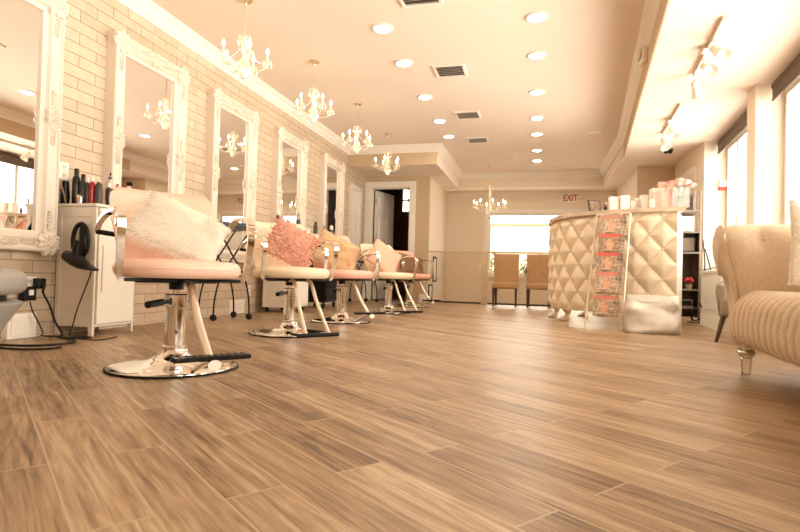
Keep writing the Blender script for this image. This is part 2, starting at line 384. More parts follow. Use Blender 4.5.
# street side wall below and above the windows, in three runs
def run(y0, y1): return [(wx(y0), y0), (wx(y0) + .12, y0), (wx(y1) + .12, y1), (wx(y1), y1)]
SILL = .56
S('wall_right_low', MB().prism(run(YF, 5.689), 0, SILL).prism(run(5.931, 7.879), 0, SILL), m_wall)
S('wall_right_high', MB().prism(run(YF, 5.689), 2.28, ZL).prism(run(5.931, 7.879), 2.28, ZL), m_wall)
S('wall_right_column', MB().prism(run(YF, -1.4), SILL, 2.28).prism(run(1.3, 1.75), SILL, 2.28), m_wall)
S('wall_front', MB().box(XL - .12, 1.7, YF - .1, YF, 0, H), m_wall)
# street windows
wn = [0]
def street_window(y0, y1, mull):
    wn[0] += 1
    r = thing('window_%d' % wn[0], ((wx(y0) + wx(y1)) / 2 + .06, (y0 + y1) / 2, SILL), None, None); r['kind'] = 'structure'
    inv = Matrix.Translation(-r.location)
    fr = MB()
    def post(ya, yb, z0, z1, d0=.03, d1=.10): fr.prism([(wx(ya) + d0, ya), (wx(ya) + d1, ya), (wx(yb) + d1, yb), (wx(yb) + d0, yb)], z0, z1)
    post(y0, y0 + .06, SILL, 2.28); post(y1 - .06, y1, SILL, 2.28); post(y0 + .06, y1 - .06, SILL, SILL + .06); post(y0 + .06, y1 - .06, 2.22, 2.28)
    for y in mull: post(y - .03, y + .03, SILL + .06, 2.22)
    fr.xf(inv).build('window_frame', m_trim, r)
    g = MB().prism([(wx(y0) + .06, y0 + .06), (wx(y0) + .066, y0 + .06), (wx(y1) + .066, y1 - .06), (wx(y1) + .06, y1 - .06)], SILL + .06, 2.22).xf(inv).build('glass', m_glass, r)
street_window(5.931, 7.879, [7.35]); street_window(1.75, 5.689, [3.7, 5.25]); street_window(-1.4, 1.3, [-.1])
# back window
r = thing('window_4', ((wx0 + wx1) / 2, YB, wz0), None, None); r['kind'] = 'structure'
hw = (wx1 - wx0) / 2; hh = wz1 - wz0
fr = MB().box(-hw - .08, -hw, -.03, .0, -.06, hh + .08).box(hw, hw + .08, -.03, 0, -.06, hh + .08).box(-hw, hw, -.03, 0, hh, hh + .08).box(-hw - .1, hw + .1, -.07, 0, -.06, -.02)
fr.box(-hw, -hw + .05, .03, .08, 0, hh).box(hw - .05, hw, .03, .08, 0, hh).box(-hw + .05, hw - .05, .03, .08, 0, .05).box(-hw + .05, hw - .05, .03, .08, hh - .05, hh)
fr.build('window_frame', m_trim, r); MB().box(-hw + .05, hw - .05, .05, .055, .05, hh - .05).build('glass', m_glass, r)
# doorway: casing, open leaf and the dark room behind
r = thing('door_1', ((dx0 + dx1) / 2, YD, 0), None, None); r['kind'] = 'structure'
w = (dx1 - dx0) / 2
MB().box(-w - .115, -w, -.03, 0, 0, dz + .11).box(w, w + .11, -.03, 0, 0, dz + .11).box(-w, w, -.03, 0, dz, dz + .11).box(-w - .001, -w + .02, 0, .12, 0, dz).box(w - .02, w + .001, 0, .12, 0, dz).box(-w + .02, w - .02, 0, .12, dz - .02, dz).build('door_casing', m_trim, r, bevel=.005)
def six_panel(w_, h_):
    mb = MB().box(0, w_, -.02, .02, 0, h_)
    for (z0, z1) in ((.2, .82), (.95, 1.6), (1.7, h_ - .12)):
        for x0 in (.09, w_ / 2 + .035):
            x1 = x0 + w_ / 2 - .125
            for sgn in (-1, 1):
                y = .02 * sgn
                mb.box(x0, x1, min(y, y + .012 * sgn), max(y, y + .012 * sgn), z0, z1)
                mb.box(x0 + .03, x1 - .03, min(y, y + .02 * sgn), max(y, y + .02 * sgn), z0 + .03, z1 - .03)
    return mb
leaf = six_panel(.70, 2.10).build('door_leaf', m_trim, r, bevel=.004); leaf.location = (-w + .05, .14, .01); leaf.rotation_euler = (0, 0, radians(76))
kn = MB().sphere((.64, -.06, .98), .028).build('door_knob', m_gold, leaf, smooth=60)
for hz in (.25, 1.1, 1.85): MB().box(-.02, .01, -.03, .0, hz, hz + .1).build('hinge', m_gold, leaf)
S('wall_room_back', MB().box(-4.6, -3.2, 12.6, 12.7, 0, H).box(-2.72, -2.05, 12.6, 12.7, 0, H).box(-3.2, -2.72, 12.6, 12.7, 0, 2.02).box(-3.2, -2.72, 12.6, 12.7, 2.56, H), m_brownroom)
S('wall_room_left', MB().box(-4.7, -4.6, 9.95, 12.7, 0, H), m_brownroom)
S('wall_room_front', MB().box(-4.7, XL - .121, 9.85, 9.949, 0, H), m_brownroom)
S('wall_room_right', MB().box(-2.06, -2.042, 9.951, 12.6, 0, H), m_brownroom)
S('ceiling_back_room', MB().box(-4.7, -2.042, 9.951, 12.7, H, H + .08), m_brownroom)
r = thing('window_5', (-2.96, 12.6, 2.02), None, None); r['kind'] = 'structure'
MB().box(-.33, -.24, -.03, 0, -.09, .60).box(.24, .33, -.03, 0, -.09, .60).box(-.24, .24, -.03, 0, -.09, 0).box(-.24, .24, -.03, 0, .54, .60).box(-.24, .24, .0, .04, .26, .30).box(-.24, -.215, 0, .04, 0, .54).box(.215, .24, 0, .04, 0, .54).box(-.09, -.07, 0, .04, 0, .54).build('window_frame', mat('brown_window_frame', (.30, .17, .10), .5), r)
MB().box(-.24, .24, .045, .05, 0, .54).build('glass', m_glass, r)
# right far door on the side wall
r = thing('door_2', (2.11, 8.75, 0), None, None); r['kind'] = 'structure'
MB().box(-.03, 0, -.55, -.46, 0, 2.1).box(-.03, 0, .46, .55, 0, 2.1).box(-.03, 0, -.46, .46, 2.02, 2.1).build('door_casing', m_trim, r, bevel=.004)
MB().box(-.015, 0, -.46, .46, .01, 2.02).build('door_leaf', m_white, r)
# baseboards
S('baseboard_door', MB().box(dx1 + .11, -1.98, YD - .018, YD, 0, .14), m_trim, bevel=.004)
S('baseboard_left', MB().box(XL, XL + .012, YF, YD - .02, 0, .004), m_trim)
S('baseboard_alcove', MB().box(1.56, 2.09, 9.43, 9.449, 0, .13), m_trim)
S('baseboard_right', MB().box(2.09, 2.109, 7.99, 8.2, 0, .13).box(2.09, 2.109, 9.31, 9.42, 0, .13), m_trim)
S('baseboard_pier', MB().box(2.09, 2.44, 7.86, 7.879, 0, .13), m_trim)
# sill top
S('trim_sill', MB().prism([(wx(YF) - .06, YF), (wx(YF) + .03, YF), (wx(5.68) + .03, 5.68), (wx(5.68) - .06, 5.68)], SILL, SILL + .03).prism([(wx(5.94) - .06, 5.94), (wx(5.94) + .03, 5.94), (wx(7.87) + .03, 7.87), (wx(7.87) - .06, 7.87)], SILL, SILL + .03), m_trim)
# outside
S('ground', MB().box(-12, 14, 12.2, 30, -1.6, -1.5), mat('outdoor_ground', (.45, .40, .34), .9))
ob = thing('garden_building', (0, 22, -1.5), 'pale building with a dark roof edge seen through the back window', 'building')
MB().box(-9, 12, 0, 3, 0, 4.1).build('wall', m_out, ob)
MB().box(-9.3, 12.3, -.12, 3, 4.1, 4.2).build('roof_edge', m_roof, ob)
for i, x in enumerate((-1.2, .0, 1.3, 2.6)):
    mb = MB()
    for k in range(240):
        a, b_, rr = random.uniform(0, 2 * pi), random.uniform(-.3, 1), random.uniform(.55, 1)
        s_ = sqrt(max(0, 1 - b_ * b_)); c = V((.55 * rr * s_ * cos(a), .5 * rr * s_ * sin(a), 2.0 + .75 * rr * b_)); d = V((random.uniform(-1, 1), random.uniform(-1, 1), random.uniform(-1, 1))).normalized() * .09; e = d.orthogonal().normalized() * .035
        mb.add([c - d, c + e, c + d, c - e], [(0, 1, 2, 3)])
    t = thing('garden_shrub', (x, 15.5 + .2 * i, -1.5), ['garden shrub outside the back window, nearest its left side', 'second garden shrub from the left outside the back window', 'third garden shrub from the left outside the back window', 'garden shrub outside the back window, hidden mostly by the desk'][i], 'shrub', group='shrubs outside')
    mb.build('foliage', m_bush, t); MB().tube([(0, 0, 0), (.02, 0, .9), (0, 0, 1.6), (.05, .03, 2.3)], [.05, .045, .04, .02]).build('stem', m_darkwood, t)

# ------------------------------------------------------------------ ceiling fixtures
protoD = None
def downlight(x, y, z, label):
    global protoD
    if protoD is None:
        t = thing('downlight', (x, y, z), label, 'ceiling light', group='recessed downlights')
        MB().lathe([(.10, 0), (.10, -.006), (.085, -.014), (.072, -.012), (.070, -.002)], n=32, caps=False).build('trim_ring', m_trim, t, smooth=50)
        MB().lathe([(.0715, -.003), (.001, -.0035)], n=32).build('lens', m_lens, t)
        protoD = t; return t
    t = copy_tree(protoD); t.location = (x, y, z); t['label'] = label; return t
ordn = ['nearest', 'second', 'third', 'fourth', 'fifth', 'sixth', 'farthest']
for i, y in enumerate((4.65, 5.45, 6.53, 7.58, 8.42, 9.47, 10.30)):
    downlight(-.05, y, H, 'lit round recessed downlight, %s in the right-hand row of seven' % ordn[i])
for i, y in enumerate((4.60, 5.40, 6.48, 7.52, 8.35)):
    downlight(-1.39, y, H, 'lit round recessed downlight, %s in the left row near the chandeliers' % (['nearest', 'second', 'third', 'fourth', 'farthest'][i]))
for (x, y, l) in ((.80, 8.43, 'flat round unlit ceiling disc beside the right crown moulding, nearer one'), (.78, 10.95, 'flat round unlit ceiling disc beside the right crown moulding, farther one')):
    t = thing('ceiling_speaker', (x, y, H), l, 'ceiling speaker')
    MB().lathe([(.115, 0), (.115, -.008), (.105, -.012)], n=32, caps=False).build('trim_ring', m_trim, t, smooth=50)
    MB().lathe([(.105, -.010), (.001, -.011)], n=32).build('grille', m_card, t)
def vent(x, y, label):
    t = thing('ceiling_vent', (x, y, H), label, 'vent', group='ceiling air vents')
    MB().box(-.17, .17, -.17, -.14, -.012, 0).box(-.17, .17, .14, .17, -.012, 0).box(-.17, -.14, -.14, .14, -.012, 0).box(.14, .17, -.14, .14, -.012, 0).build('frame', m_trim, t, bevel=.003)
    MB().box(-.14, .14, -.14, .14, -.002, -.0005).build('shade_plate', m_ventdark, t)  # flat dark plate; its colour paints the shade between the slats
    for k in range(6):
        q = -.115 + k * .046
        MB().box(-.14, .14, q - .014, q + .014, -.001, .001, Matrix.Translation((0, q, -.008)) @ Matrix.Rotation(radians(32), 4, 'X') @ Matrix.Translation((0, -q, 0))).build('slat', m_vent, t)
for (x, y, l) in ((-.95, 4.10, 'square louvred ceiling vent cut by the top edge of the picture'), (-.95, 5.70, 'square louvred ceiling vent between the two nearer downlight rows'), (-.96, 7.3, 'square louvred ceiling vent, third from the camera'), (-.97, 8.66, 'square louvred ceiling vent, farthest from the camera')):
    vent(x, y, l)
t = thing('smoke_detector', (-.47, 9.96, H), 'small white round smoke detector on the ceiling towards the back', 'smoke detector')
MB().lathe([(.07, 0), (.07, -.015), (.058, -.02), (.055, -.035), (.03, -.042), (.001, -.043)], n=24).build('housing', m_card2, t, smooth=40)
MB().lathe([(.056, -.02), (.0575, -.026), (.056, -.031)], n=24, caps=False).build('sensor_ring', m_vent, t)

def chandelier(R, zt, zb, zbulb, narm, cx, cy, label, tiers=1):
    t = thing('chandelier', (cx, cy, H), label, 'chandelier', group='crystal chandeliers')
    T, B, U = zt - H, zb - H, zbulb - H
    MB().lathe([(.055, 0), (.055, -.008), (.04, -.02), (.012, -.03), (.008, -.045)], n=20).build('ceiling_canopy', m_gold, t, smooth=40)
    ch = MB(); n = max(4, int((-T) / .028)); 
    for k in range(n):
        zc = -.045 + (T + .045) * (k + .5) / n; hl = (-T - .045) / n * .62
        ch.tube([(.006 * cos(a) * (1 if k % 2 else 0), .006 * cos(a) * (0 if k % 2 else 1), zc + hl * sin(a)) for a in [2 * pi * i / 8 for i in range(8)]], .0016, 4, closed=True)
    ch.build('chain', m_gold, t)
    Lc = T - B
    MB().lathe([(.004, T), (.02, T - .03 * Lc), (.012, T - .10 * Lc), (.024, T - .2 * Lc), (.030, T - .3 * Lc), (.014, T - .42 * Lc), (.018, T - .5 * Lc), (.045, T - .62 * Lc), (.05, T - .68 * Lc), (.02, T - .76 * Lc), (.014, T - .84 * Lc)], n=12).build('center_column', m_crystal, t, smooth=50)
    # top crown of drops
    tp = MB()
    for k in range(8):
        a = 2 * pi * k / 8; q = R * .28
        tp.tube(bez((0, 0, T - .02), (q * .6 * cos(a), q * .6 * sin(a), T + .03), (q * cos(a), q * sin(a), T), (q * cos(a), q * sin(a), T - .05), 6), .0025, 4)
        tp.sphere((q * cos(a), q * sin(a), T - .062), .010, 6, 5, (1, 1, 1.6))
    tp.build('top_crown', m_crystal, t, kind='stuff')
    dr = MB(); 
    for k in range(10):
        a = 2 * pi * k / 10
        for m_ in range(4): dr.sphere((R * .26 * (1 - m_ * .22) * cos(a), R * .26 * (1 - m_ * .22) * sin(a), B + Lc * (.22 - .055 * m_)), .009, 6, 4, (1, 1, 1.5))
    dr.sphere((0, 0, B + .022), .022, 10, 8); dr.build('bottom_drops', m_crystal, t, kind='stuff')
    for k in range(narm):
        a = 2 * pi * (k + .35) / narm; c, s_ = cos(a), sin(a)
        hub = B + Lc * .3
        cup = U - .085
        def P(rr, z): return (rr * c, rr * s_, z)
        arm = MB().tube(bez(P(.02, hub), P(R * .45, hub - .10 * Lc - .03), P(R * .95, hub - .08 * Lc), P(R, cup), 12), .0048, 6).build('arm', m_crystal, t, smooth=60)
        MB().lathe([(.006, cup - .006), (.02, cup), (.034, cup + .008), (.036, cup + .012), (.012, cup + .006)], (R * c, R * s_, 0), 14).build('drip_cup', m_crystal, arm, smooth=50)
        MB().lathe([(.009, cup + .006), (.009, U - .02)], (R * c, R * s_, 0), 10).build('candle_sleeve', m_card, arm)
        MB().lathe([(.004, U - .02), (.0105, U - .006), (.011, U + .004), (.006, U + .022), (.001, U + .036)], (R * c, R * s_, 0), 10).build('bulb', m_bulb, arm, smooth=60)
        d = MB()
        for j in range(6):
            b_ = 2 * pi * j / 6
            x, y = R * c + .034 * cos(b_), R * s_ + .034 * sin(b_)
            d.sphere((x, y, cup - .004), .005, 5, 4); d.sphere((x, y, cup - .022), .0075, 6, 5, (1, 1, 1.9))
        # garland from the cup to the column
        for j in range(1, 9):
            q = j / 9; rr = R * (1 - q) + .03 * q; z = cup + (T - .28 * Lc - cup) * q - .05 * sin(pi * q)
            d.sphere(P(rr, z), .0058, 5, 4)
        d.build('crystal_drops', m_crystal, arm, kind='stuff')
    return t
c0 = chandelier(.185, 2.385, 2.03, 2.265, 5, -2.35, 3.91, 'lit crystal chandelier with candle bulbs, nearest to the camera')
for (y, l) in ((5.2, 'lit crystal chandelier, second of the row along the mirror wall'), (6.6, 'lit crystal chandelier, third of the row along the mirror wall'), (8.08, 'lit crystal chandelier in front of the tan soffit, last of the row by the mirrors')):
    c = copy_tree(c0); c.location = (-2.30, y, H); c.rotation_euler.z = y; c['label'] = l
chandelier(.31, 2.32, 1.64, 1.97, 8, -.94, 10.75, 'larger white crystal chandelier hanging in front of the back window')

# track lights
def track(p0, p1, heads, label):
    a, b = V(p0), V(p1); t = thing('track_light', (a.x, a.y, ZL), label, 'track light', group='ceiling track lights')
    d = (b - a); L_ = d.length; ang = atan2(d.y, d.x)
    t.rotation_euler.z = ang
    MB().box(0, L_, -.017, .017, -.03, 0).build('rail', m_white, t, bevel=.003)
    MB().box(L_ * .42, L_ * .42 + .10, -.05, .05, -.045, -.0305).build('feed_box', m_white, t, bevel=.005)
    for (q, az, tilt) in heads:
        x = L_ * q
        st = MB().tube([(x, 0, -.03), (x, 0, -.09)], .008, 8).box(x - .03, x + .03, -.012, .012, -.04, -.0305).build('stem', m_white, t)
        R_ = Matrix.Translation((x, 0, -.10)) @ Matrix.Rotation(az, 4, 'Z') @ Matrix.Rotation(tilt, 4, 'Y')
        MB().lathe([(.012, .03), (.028, .02), (.032, -.03), (.045, -.07), (.062, -.12), (.060, -.122), (.043, -.075), (.02, -.03)], n=20, M=R_).build('lamp_head', m_white, t, smooth=50)
        MB().lathe([(.042, -.078), (.001, -.080)], n=20, M=R_).build('lamp_lens', m_card, t)
track((1.24, 4.19, 0), (1.33, 5.30, 0), [(.30, .6, .8), (.62, .3, .9), (.99, 2.6, .8)], 'white ceiling track with three bell spotlights, nearer to the camera')
track((1.42, 6.15, 0), (1.50, 7.35, 0), [(.55, .3, .6), (.99, .4, .5)], 'white ceiling track with two bell spotlights, above the front desk')
t = thing('security_camera', (1.70, 8.0, ZL), 'small white ceiling camera with two dark lenses behind the far track light', 'camera')
MB().lathe([(.035, 0), (.035, -.02), (.02, -.03), (.012, -.06)], n=16).build('mount', m_white, t, smooth=40)
for s_ in (-1, 1):
    MB().lathe([(.03, 0), (.034, -.05), (.03, -.055), (.001, -.05)], (0, 0, 0), 14, Matrix.Translation((.035 * s_, 0, -.06)) @ Matrix.Rotation(radians(50), 4, 'X') @ Matrix.Rotation(.3 * s_, 4, 'Y')).build('camera_head', m_black, t, smooth=40)
t = thing('wall_spotlight', (.93, 5.25, 2.50), 'small round grille fixture mounted on the right-hand ceiling soffit', 'speaker', rz=.087)
MB().box(-.07, -.014, -.07, .07, -.06, .08).build('housing', m_trim, t, bevel=.015)
MB().lathe([(.055, 0), (.055, .012), (.045, .016), (.001, .016)], n=20, M=Matrix.Translation((-.075, -.01, .02)) @ Matrix.Rotation(-pi / 2, 4, 'Y')).build('grille', m_vent, t, smooth=40)

# ------------------------------------------------------------------ text helper
def text_mesh(s, size, M_, name, m, parent, ext=.002):
    cu = bpy.data.curves.new(name, 'FONT'); cu.body = s; cu.size = size; cu.extrude = ext; cu.offset = .004; cu.align_x = 'CENTER'; cu.align_y = 'CENTER'
    o = bpy.data.objects.new('tmp', cu); col.objects.link(o)
    dg = bpy.context.evaluated_depsgraph_get(); me = bpy.data.meshes.new_from_object(o.evaluated_get(dg)); bpy.data.objects.remove(o)
    me.transform(M_); me.materials.clear(); me.materials.append(m)
    q = bpy.data.objects.new(name, me); col.objects.link(q); q.parent = parent; return q
t = thing('exit_sign', (.64, YB, 2.10), 'white exit sign with red letters over the back window', 'exit sign')
MB().box(-.155, .155, -.05, 0, 0, .20).build('housing', m_exit_face, t, bevel=.006)
text_mesh('EXIT', .19, Matrix.Translation((0, -.053, .10)) @ Matrix.Rotation(pi / 2, 4, 'X') @ Matrix.Diagonal((.74, 1, 1, 1)), 'lettering', m_red, t)
for s_ in (-1, 1):
    MB().lathe([(.03, 0), (.045, .04), (.04, .045), (.001, .04)], n=16, M=Matrix.Translation((s_ * .19, -.03, .12)) @ Matrix.Rotation(s_ * radians(70), 4, 'Y')).build('emergency_lamp', m_white, t, smooth=40)
t = thing('alarm_strobe', (2.335, 7.88, 1.72), 'small white wall alarm with a red base on the far pier beside the window', 'alarm')
MB().box(-.05, .05, -.035, 0, .02, .11).build('housing', m_card, t, bevel=.006); MB().box(-.055, .055, -.04, 0, -.02, .019).build('red_base', m_red, t, bevel=.004)

# roller shades
def shade(y0, y1, label):
    t = thing('roller_shade', (wx(y0), y0, 2.28), label, 'roller shade', group='roller shades')
    d = V((wx(y1) - wx(y0), y1 - y0, 0)); o = V((-.055, 0, 0))
    MB().tube([o + V((0, 0, .025)), o + d + V((0, 0, .025))], .04, 16).build('roll', m_shade, t, smooth=50)
    MB().band([o + V((.03, 0, .02)), o + V((.03, 0, -.10))], d.normalized(), 0.001, .001)
    q = MB().add([o + V((-.03, 0.0, .03)), o + V((-.026, 0, .03)), o + V((-.026, 0, -.10)), o + V((-.03, 0, -.10)), o + d + V((-.03, 0, .03)), o + d + V((-.026, 0, .03)), o + d + V((-.026, 0, -.10)), o + d + V((-.03, 0, -.10))], [(0, 1, 2, 3), (7, 6, 5, 4), (0, 4, 5, 1), (1, 5, 6, 2), (2, 6, 7, 3), (3, 7, 4, 0)])
    q.build('shade_cloth', m_shade, t)
    MB().tube([o + V((-.028, 0, -.105)), o + d + V((-.028, 0, -.105))], .009, 8).build('hem_bar', m_shade, t)
shade(5.98, 7.85, 'dark brown rolled-up shade over the far window behind the column')
shade(1.78, 5.64, 'dark brown rolled-up shade over the near window at the right edge')

# ------------------------------------------------------------------ mirrors
def ornament(mb, c, r, seed, toward=None, M_=None):
    """acanthus-like cluster of leaves, scrolls and beads in the Y-Z plane, raised towards +X"""
    cy, cz, x = c[1], c[2], c[0]; ph = seed * 1.3; na, nr = 90, 26; ax, az = (1.0, 1.0) if seed < 30 else ((.82, 1.35) if seed >= 32 + 4 else (1.35, .82))
    rings = []
    for i in range(nr + 1):
        q = max(i / nr, .01); ring = []
        for k in range(na):
            a = 2 * pi * k / na
            R_ = r * (.86 + .09 * cos(8 * a + ph) + .05 * cos(13 * a + 2 * ph) + .03 * cos(21 * a))
            leaf_ = .5 + .5 * cos(11 * a + 3.2 * q * (1 if k % 2 == 0 or True else 1) + ph)
            h = .034 * (1 - q ** 4) ** .5 * (.45 + .35 * leaf_ + .20 * (.5 + .5 * cos(q * 20 + 1.2 * sin(3 * a + ph))))
            if q < .26: h = .030 + .006 * cos(q / .26 * pi) * (.7 + .3 * cos(5 * a))
            h += .005 * noise.noise(V((a * 3, q * 9, ph)))
            ring.append(V((x - .012 + h, cy + ax * R_ * q * cos(a), cz + az * R_ * q * sin(a))))
        rings.append(ring)
    rings.append([V((x - .02, p_.y, p_.z)) for p_ in rings[-1]])
    mb.loft(rings)
def spray(mb, p, d, L_, x, seed):
    rnd = random.Random(seed); d = V(d).normalized(); s_ = V((0, -d.z, d.y))
    for k in range(6):
        q = V(p) + d * L_ * k / 6; w_ = (.034 - .004 * k)
        for sg in (-1, 1):
            e = q + s_ * sg * w_ + d * .02
            mb.tube([(x, q.y, q.z), (x + .008, (q.y + e.y) / 2, (q.z + e.z) / 2), (x + .002, e.y, e.z)], [.004, .007, .002], 5)
    mb.tube([(x + .002, p[1], p[2]), (x + .002, p[1] + d.y * L_, p[2] + d.z * L_)], .004, 5)
def wall_mirror(y0, y1, z0, z1, label):
    t = thing('wall_mirror', (XL, (y0 + y1) / 2, z0), label, 'mirror', group='ornate white mirrors')
    W, Hh = (y1 - y0) / 2, z1 - z0
    prof = [(0, .0), (.0, .082), (.008, .092), (.018, .094), (.026, .084), (.05, .074), (.075, .078), (.085, .086), (.098, .086), (.108, .070), (.125, .055), (.135, .052), (.135, .03)]   # (inset, height)
    corners = [(-W, 0), (W, 0), (W, Hh), (-W, Hh)]
    rings = []
    for ins, h in prof: rings.append([V((h, cy - math.copysign(ins, cy), cz + (ins if cz < Hh / 2 else -ins))) for cy, cz in corners])
    MB().loft(rings, caps=False).build('frame', m_frame, t, smooth=25)
    MB().box(.0, .03, -W + .02, W - .02, .02, Hh - .02).build('backing', m_darkwood, t)
    MB().box(.031, .036, -W + .13, W - .13, .13, Hh - .13).build('mirror_glass', m_mirror, t)
    k = 0
    for cy, cz in corners:
        iy, iz = cy - math.copysign(.062, cy), cz + (.062 if cz < Hh / 2 else -.062)
        mb = MB(); ornament(mb, (.092, iy, iz), .098, 11 + k); k += 1
        spray(mb, (0, iy, iz + (.09 if cz < Hh / 2 else -.09)), (0, 0, 1 if cz < Hh / 2 else -1), .13, .080, k)
        spray(mb, (0, iy - math.copysign(.09, cy), iz), (0, -math.copysign(1, cy), 0), .10, .080, k)
        mb.build('corner_ornament', m_frame, t, smooth=60)
    for (py, pz, sy) in ((0, .055, 0), (0, Hh - .055, 0), (-W + .06, Hh * .52, 1), (W - .06, Hh * .52, 1)):
        mb = MB(); ornament(mb, (.092, py, pz), .078, 30 + k); k += 1
        for sg in (-1, 1): spray(mb, (0, py + (0 if sy else .08 * sg), pz + (.08 * sg if sy else 0)), (0, 0 if sy else sg, sg if sy else 0), .10, .080, k)
        mb.build('middle_ornament', m_frame, t, smooth=60)
mz0, mz1 = .56, 2.28
for y0, y1, l in ((2.04, 2.96, 'ornate white framed wall mirror cut off by the left edge of the picture'), (3.42, 4.29, 'ornate white framed mirror behind the pale pink chair with the white fur pillow'), (4.72, 5.58, 'ornate white framed mirror behind the trolley, reflecting the exit sign'), (6.10, 6.96, 'ornate white framed mirror above the coral ruffled pillow'), (7.60, 8.46, 'ornate white framed mirror farthest from the camera, reflecting the dark doorway')):
    wall_mirror(y0, y1, mz0, mz1, l)
t = thing('wall_panel', (XL, 9.22, .75), 'narrow plain white framed panel on the tiled wall beside the doorway', 'wall panel')
MB().box(0, .05, -.30, -.22, 0, 1.32).box(0, .05, .22, .30, 0, 1.32).box(0, .05, -.22, .22, 0, .08).box(0, .05, -.22, .22, 1.24, 1.32).build('frame', m_frame, t, bevel=.006)
MB().box(0, .02, -.22, .22, .08, 1.24).build('panel', m_white, t)

# ------------------------------------------------------------------ wall plates
def outlet(y, z, label, w_=.075, h_=.12):
    t = thing('wall_outlet', (XL, y, z), label, 'outlet', group='wall outlets')
    MB().box(0, .008, -w_ / 2, w_ / 2, -h_ / 2, h_ / 2).build('plate', m_card, t, bevel=.003)
    for s_ in (-1, 1):
        o = MB().lathe([(.017, 0), (.017, .002), (.001, .002)], n=16, M=Matrix.Translation((.008, 0, s_ * .028)) @ Matrix.Rotation(pi / 2, 4, 'Y')).build('socket', m_card2, t)
        MB().box(.0103, .0108, -.008, -.005, s_ * .028 - .005, s_ * .028 + .008).box(.0103, .0108, .005, .008, s_ * .028 - .005, s_ * .028 + .008).build('slot', m_black, o)
outlet(3.07, 1.135, 'white double socket plate above the near white cabinet')
outlet(4.87, 1.25, 'white socket plate beside the mirror behind the trolley')
outlet(2.84, .335, 'white socket plate low on the wall with black plugs in it', .10)
outlet(5.63, .25, 'white socket plate low on the wall between the trolley and the rolling cabinet')
for (y, w_, l) in ((5.38, .30, 'larger flat white access panel low on the tiled wall behind the trolley'),):
    t = thing('access_panel', (XL, y, .0), l, 'wall panel')
    MB().box(0, .012, -w_ / 2, w_ / 2, 0.005, .15).build('plate', m_card, t, bevel=.003)
    MB().box(.012, .018, -w_ / 2 + .02, w_ / 2 - .02, .02, .135).build('cover', m_card2, t, bevel=.003)
t = thing('junction_box', (XL + .002, 2.76, .0), 'white box standing on the floor against the wall below the sockets', 'box')
MB().box(0, .05, -.10, .10, 0, .16).build('housing', m_card, t, bevel=.006); MB().box(.05, .056, -.08, .08, .02, .14).build('cover', m_white, t, bevel=.003)
t_ad = t = thing('power_adapter', (XL + .012, 2.80, .28), 'black power adapter block plugged into the low wall socket', 'power adapter')
MB().box(0, .05, -.045, .045, -.04, .05).build('housing', m_black, t, bevel=.006); MB().box(.0505, .052, -.012, .022, -.005, .03).build('label_patch', m_card, t)
t_pl = t = thing('power_plug', (XL + .012, 2.885, .35), 'black power plug in the low socket beside the adapter', 'plug')
MB().box(0, .05, -.03, .03, -.035, .035).build('housing', m_black, t, bevel=.008); MB().tube([(.05, 0, 0), (.06, 0, -.03), (.055, 0, -.06)], .008).build('strain_relief', m_rubber, t)
def cord(pts, r, name, label, parent=None):
    mb = MB().tube(spline(pts, 8), r, 8)
    if parent: mb.xf(Matrix.Translation(-parent.location)); return mb.build(name, m_cord, parent, smooth=60)
    return mb.build(name, m_cord, None, smooth=60, label=label, cat='cable')
cord([(XL + .067, 2.885, .29), (XL + .08, 2.93, .2), (XL + .10, 2.96, .09), (XL + .16, 2.96, .012), (-3.0, 2.86, .010), (-2.80, 2.78, .010), (-2.70, 2.66, .010), (-2.78, 2.48, .010), (-3.05, 2.42, .01)], .007, 'power_cord', '', t_pl)
cord([(XL + .06, 2.80, .235), (XL + .08, 2.80, .18), (XL + .10, 2.83, .10), (-3.10, 2.84, .03), (-3.0, 2.74, .030), (-2.86, 2.74, .030), (-2.7, 2.86, .006), (-2.72, 3.05, .006)], .0045, 'adapter_cord', '', t_ad)
cord([(-3.12, 2.42, .008), (-2.9, 2.36, .008), (-2.72, 2.36, .008), (-2.62, 2.42, .008), (-2.60, 2.50, .008)], .006, 'extension_cable', 'black cord lying in a curve on the floor near the grey seat')

# ------------------------------------------------------------------ bottles
def bottle(x, y, z, h, r, m, cap, kind, label, group):
    t = thing('bottle' if kind != 'spray' else 'spray_bottle', (x, y, z), label, 'bottle', rz=random.uniform(0, 6), group=group)
    MB().lathe([(r * .96, 0), (r, .005), (r, h * .70), (r * .86, h * .77), (r * .42, h * .81), (r * .40, h * .84)], n=16).build('body', m, t, smooth=40)
    if kind == 'spray':
        MB().lathe([(r * .42, h * .84), (r * .42, h * .88)], n=12).box(-r * .95, r * .55, -r * .3, r * .3, h * .88, h * .98).add([(-r * .5, -r * .15, h * .88), (-r * .5, r * .15, h * .88), (-r * 1.05, r * .12, h * .72), (-r * 1.05, -r * .12, h * .72), (-r * .3, -r * .15, h * .88), (-r * .3, r * .15, h * .88), (-r * .9, r * .12, h * .70), (-r * .9, -r * .12, h * .70)], [(0, 1, 2, 3), (4, 7, 6, 5), (0, 3, 7, 4), (1, 5, 6, 2), (0, 4, 5, 1), (3, 2, 6, 7)]).build('trigger', cap, t, bevel=.002)
    elif kind == 'pump':
        MB().lathe([(r * .5, h * .84), (r * .5, h * .88), (r * .12, h * .885), (r * .12, h * .95)], n=12).tube([(0, 0, h * .95), (0, 0, h), (r * .5, 0, h), (r * .95, 0, h * .975)], r * .16, 6).build('pump', cap, t)
    else:
        MB().lathe([(r * .62, h * .81), (r * .62, h * .98), (r * .5, h), (.001, h)], n=14).build('cap', cap, t, smooth=40)
    MB().lathe([(r * 1.01, h * .2), (r * 1.01, h * .55)], n=16, caps=False).build('paper_label', m if m is m_bottle_red else m_bottle_gy, t)
    return t
ZC = .90
G1 = 'hair products on the near cabinet'
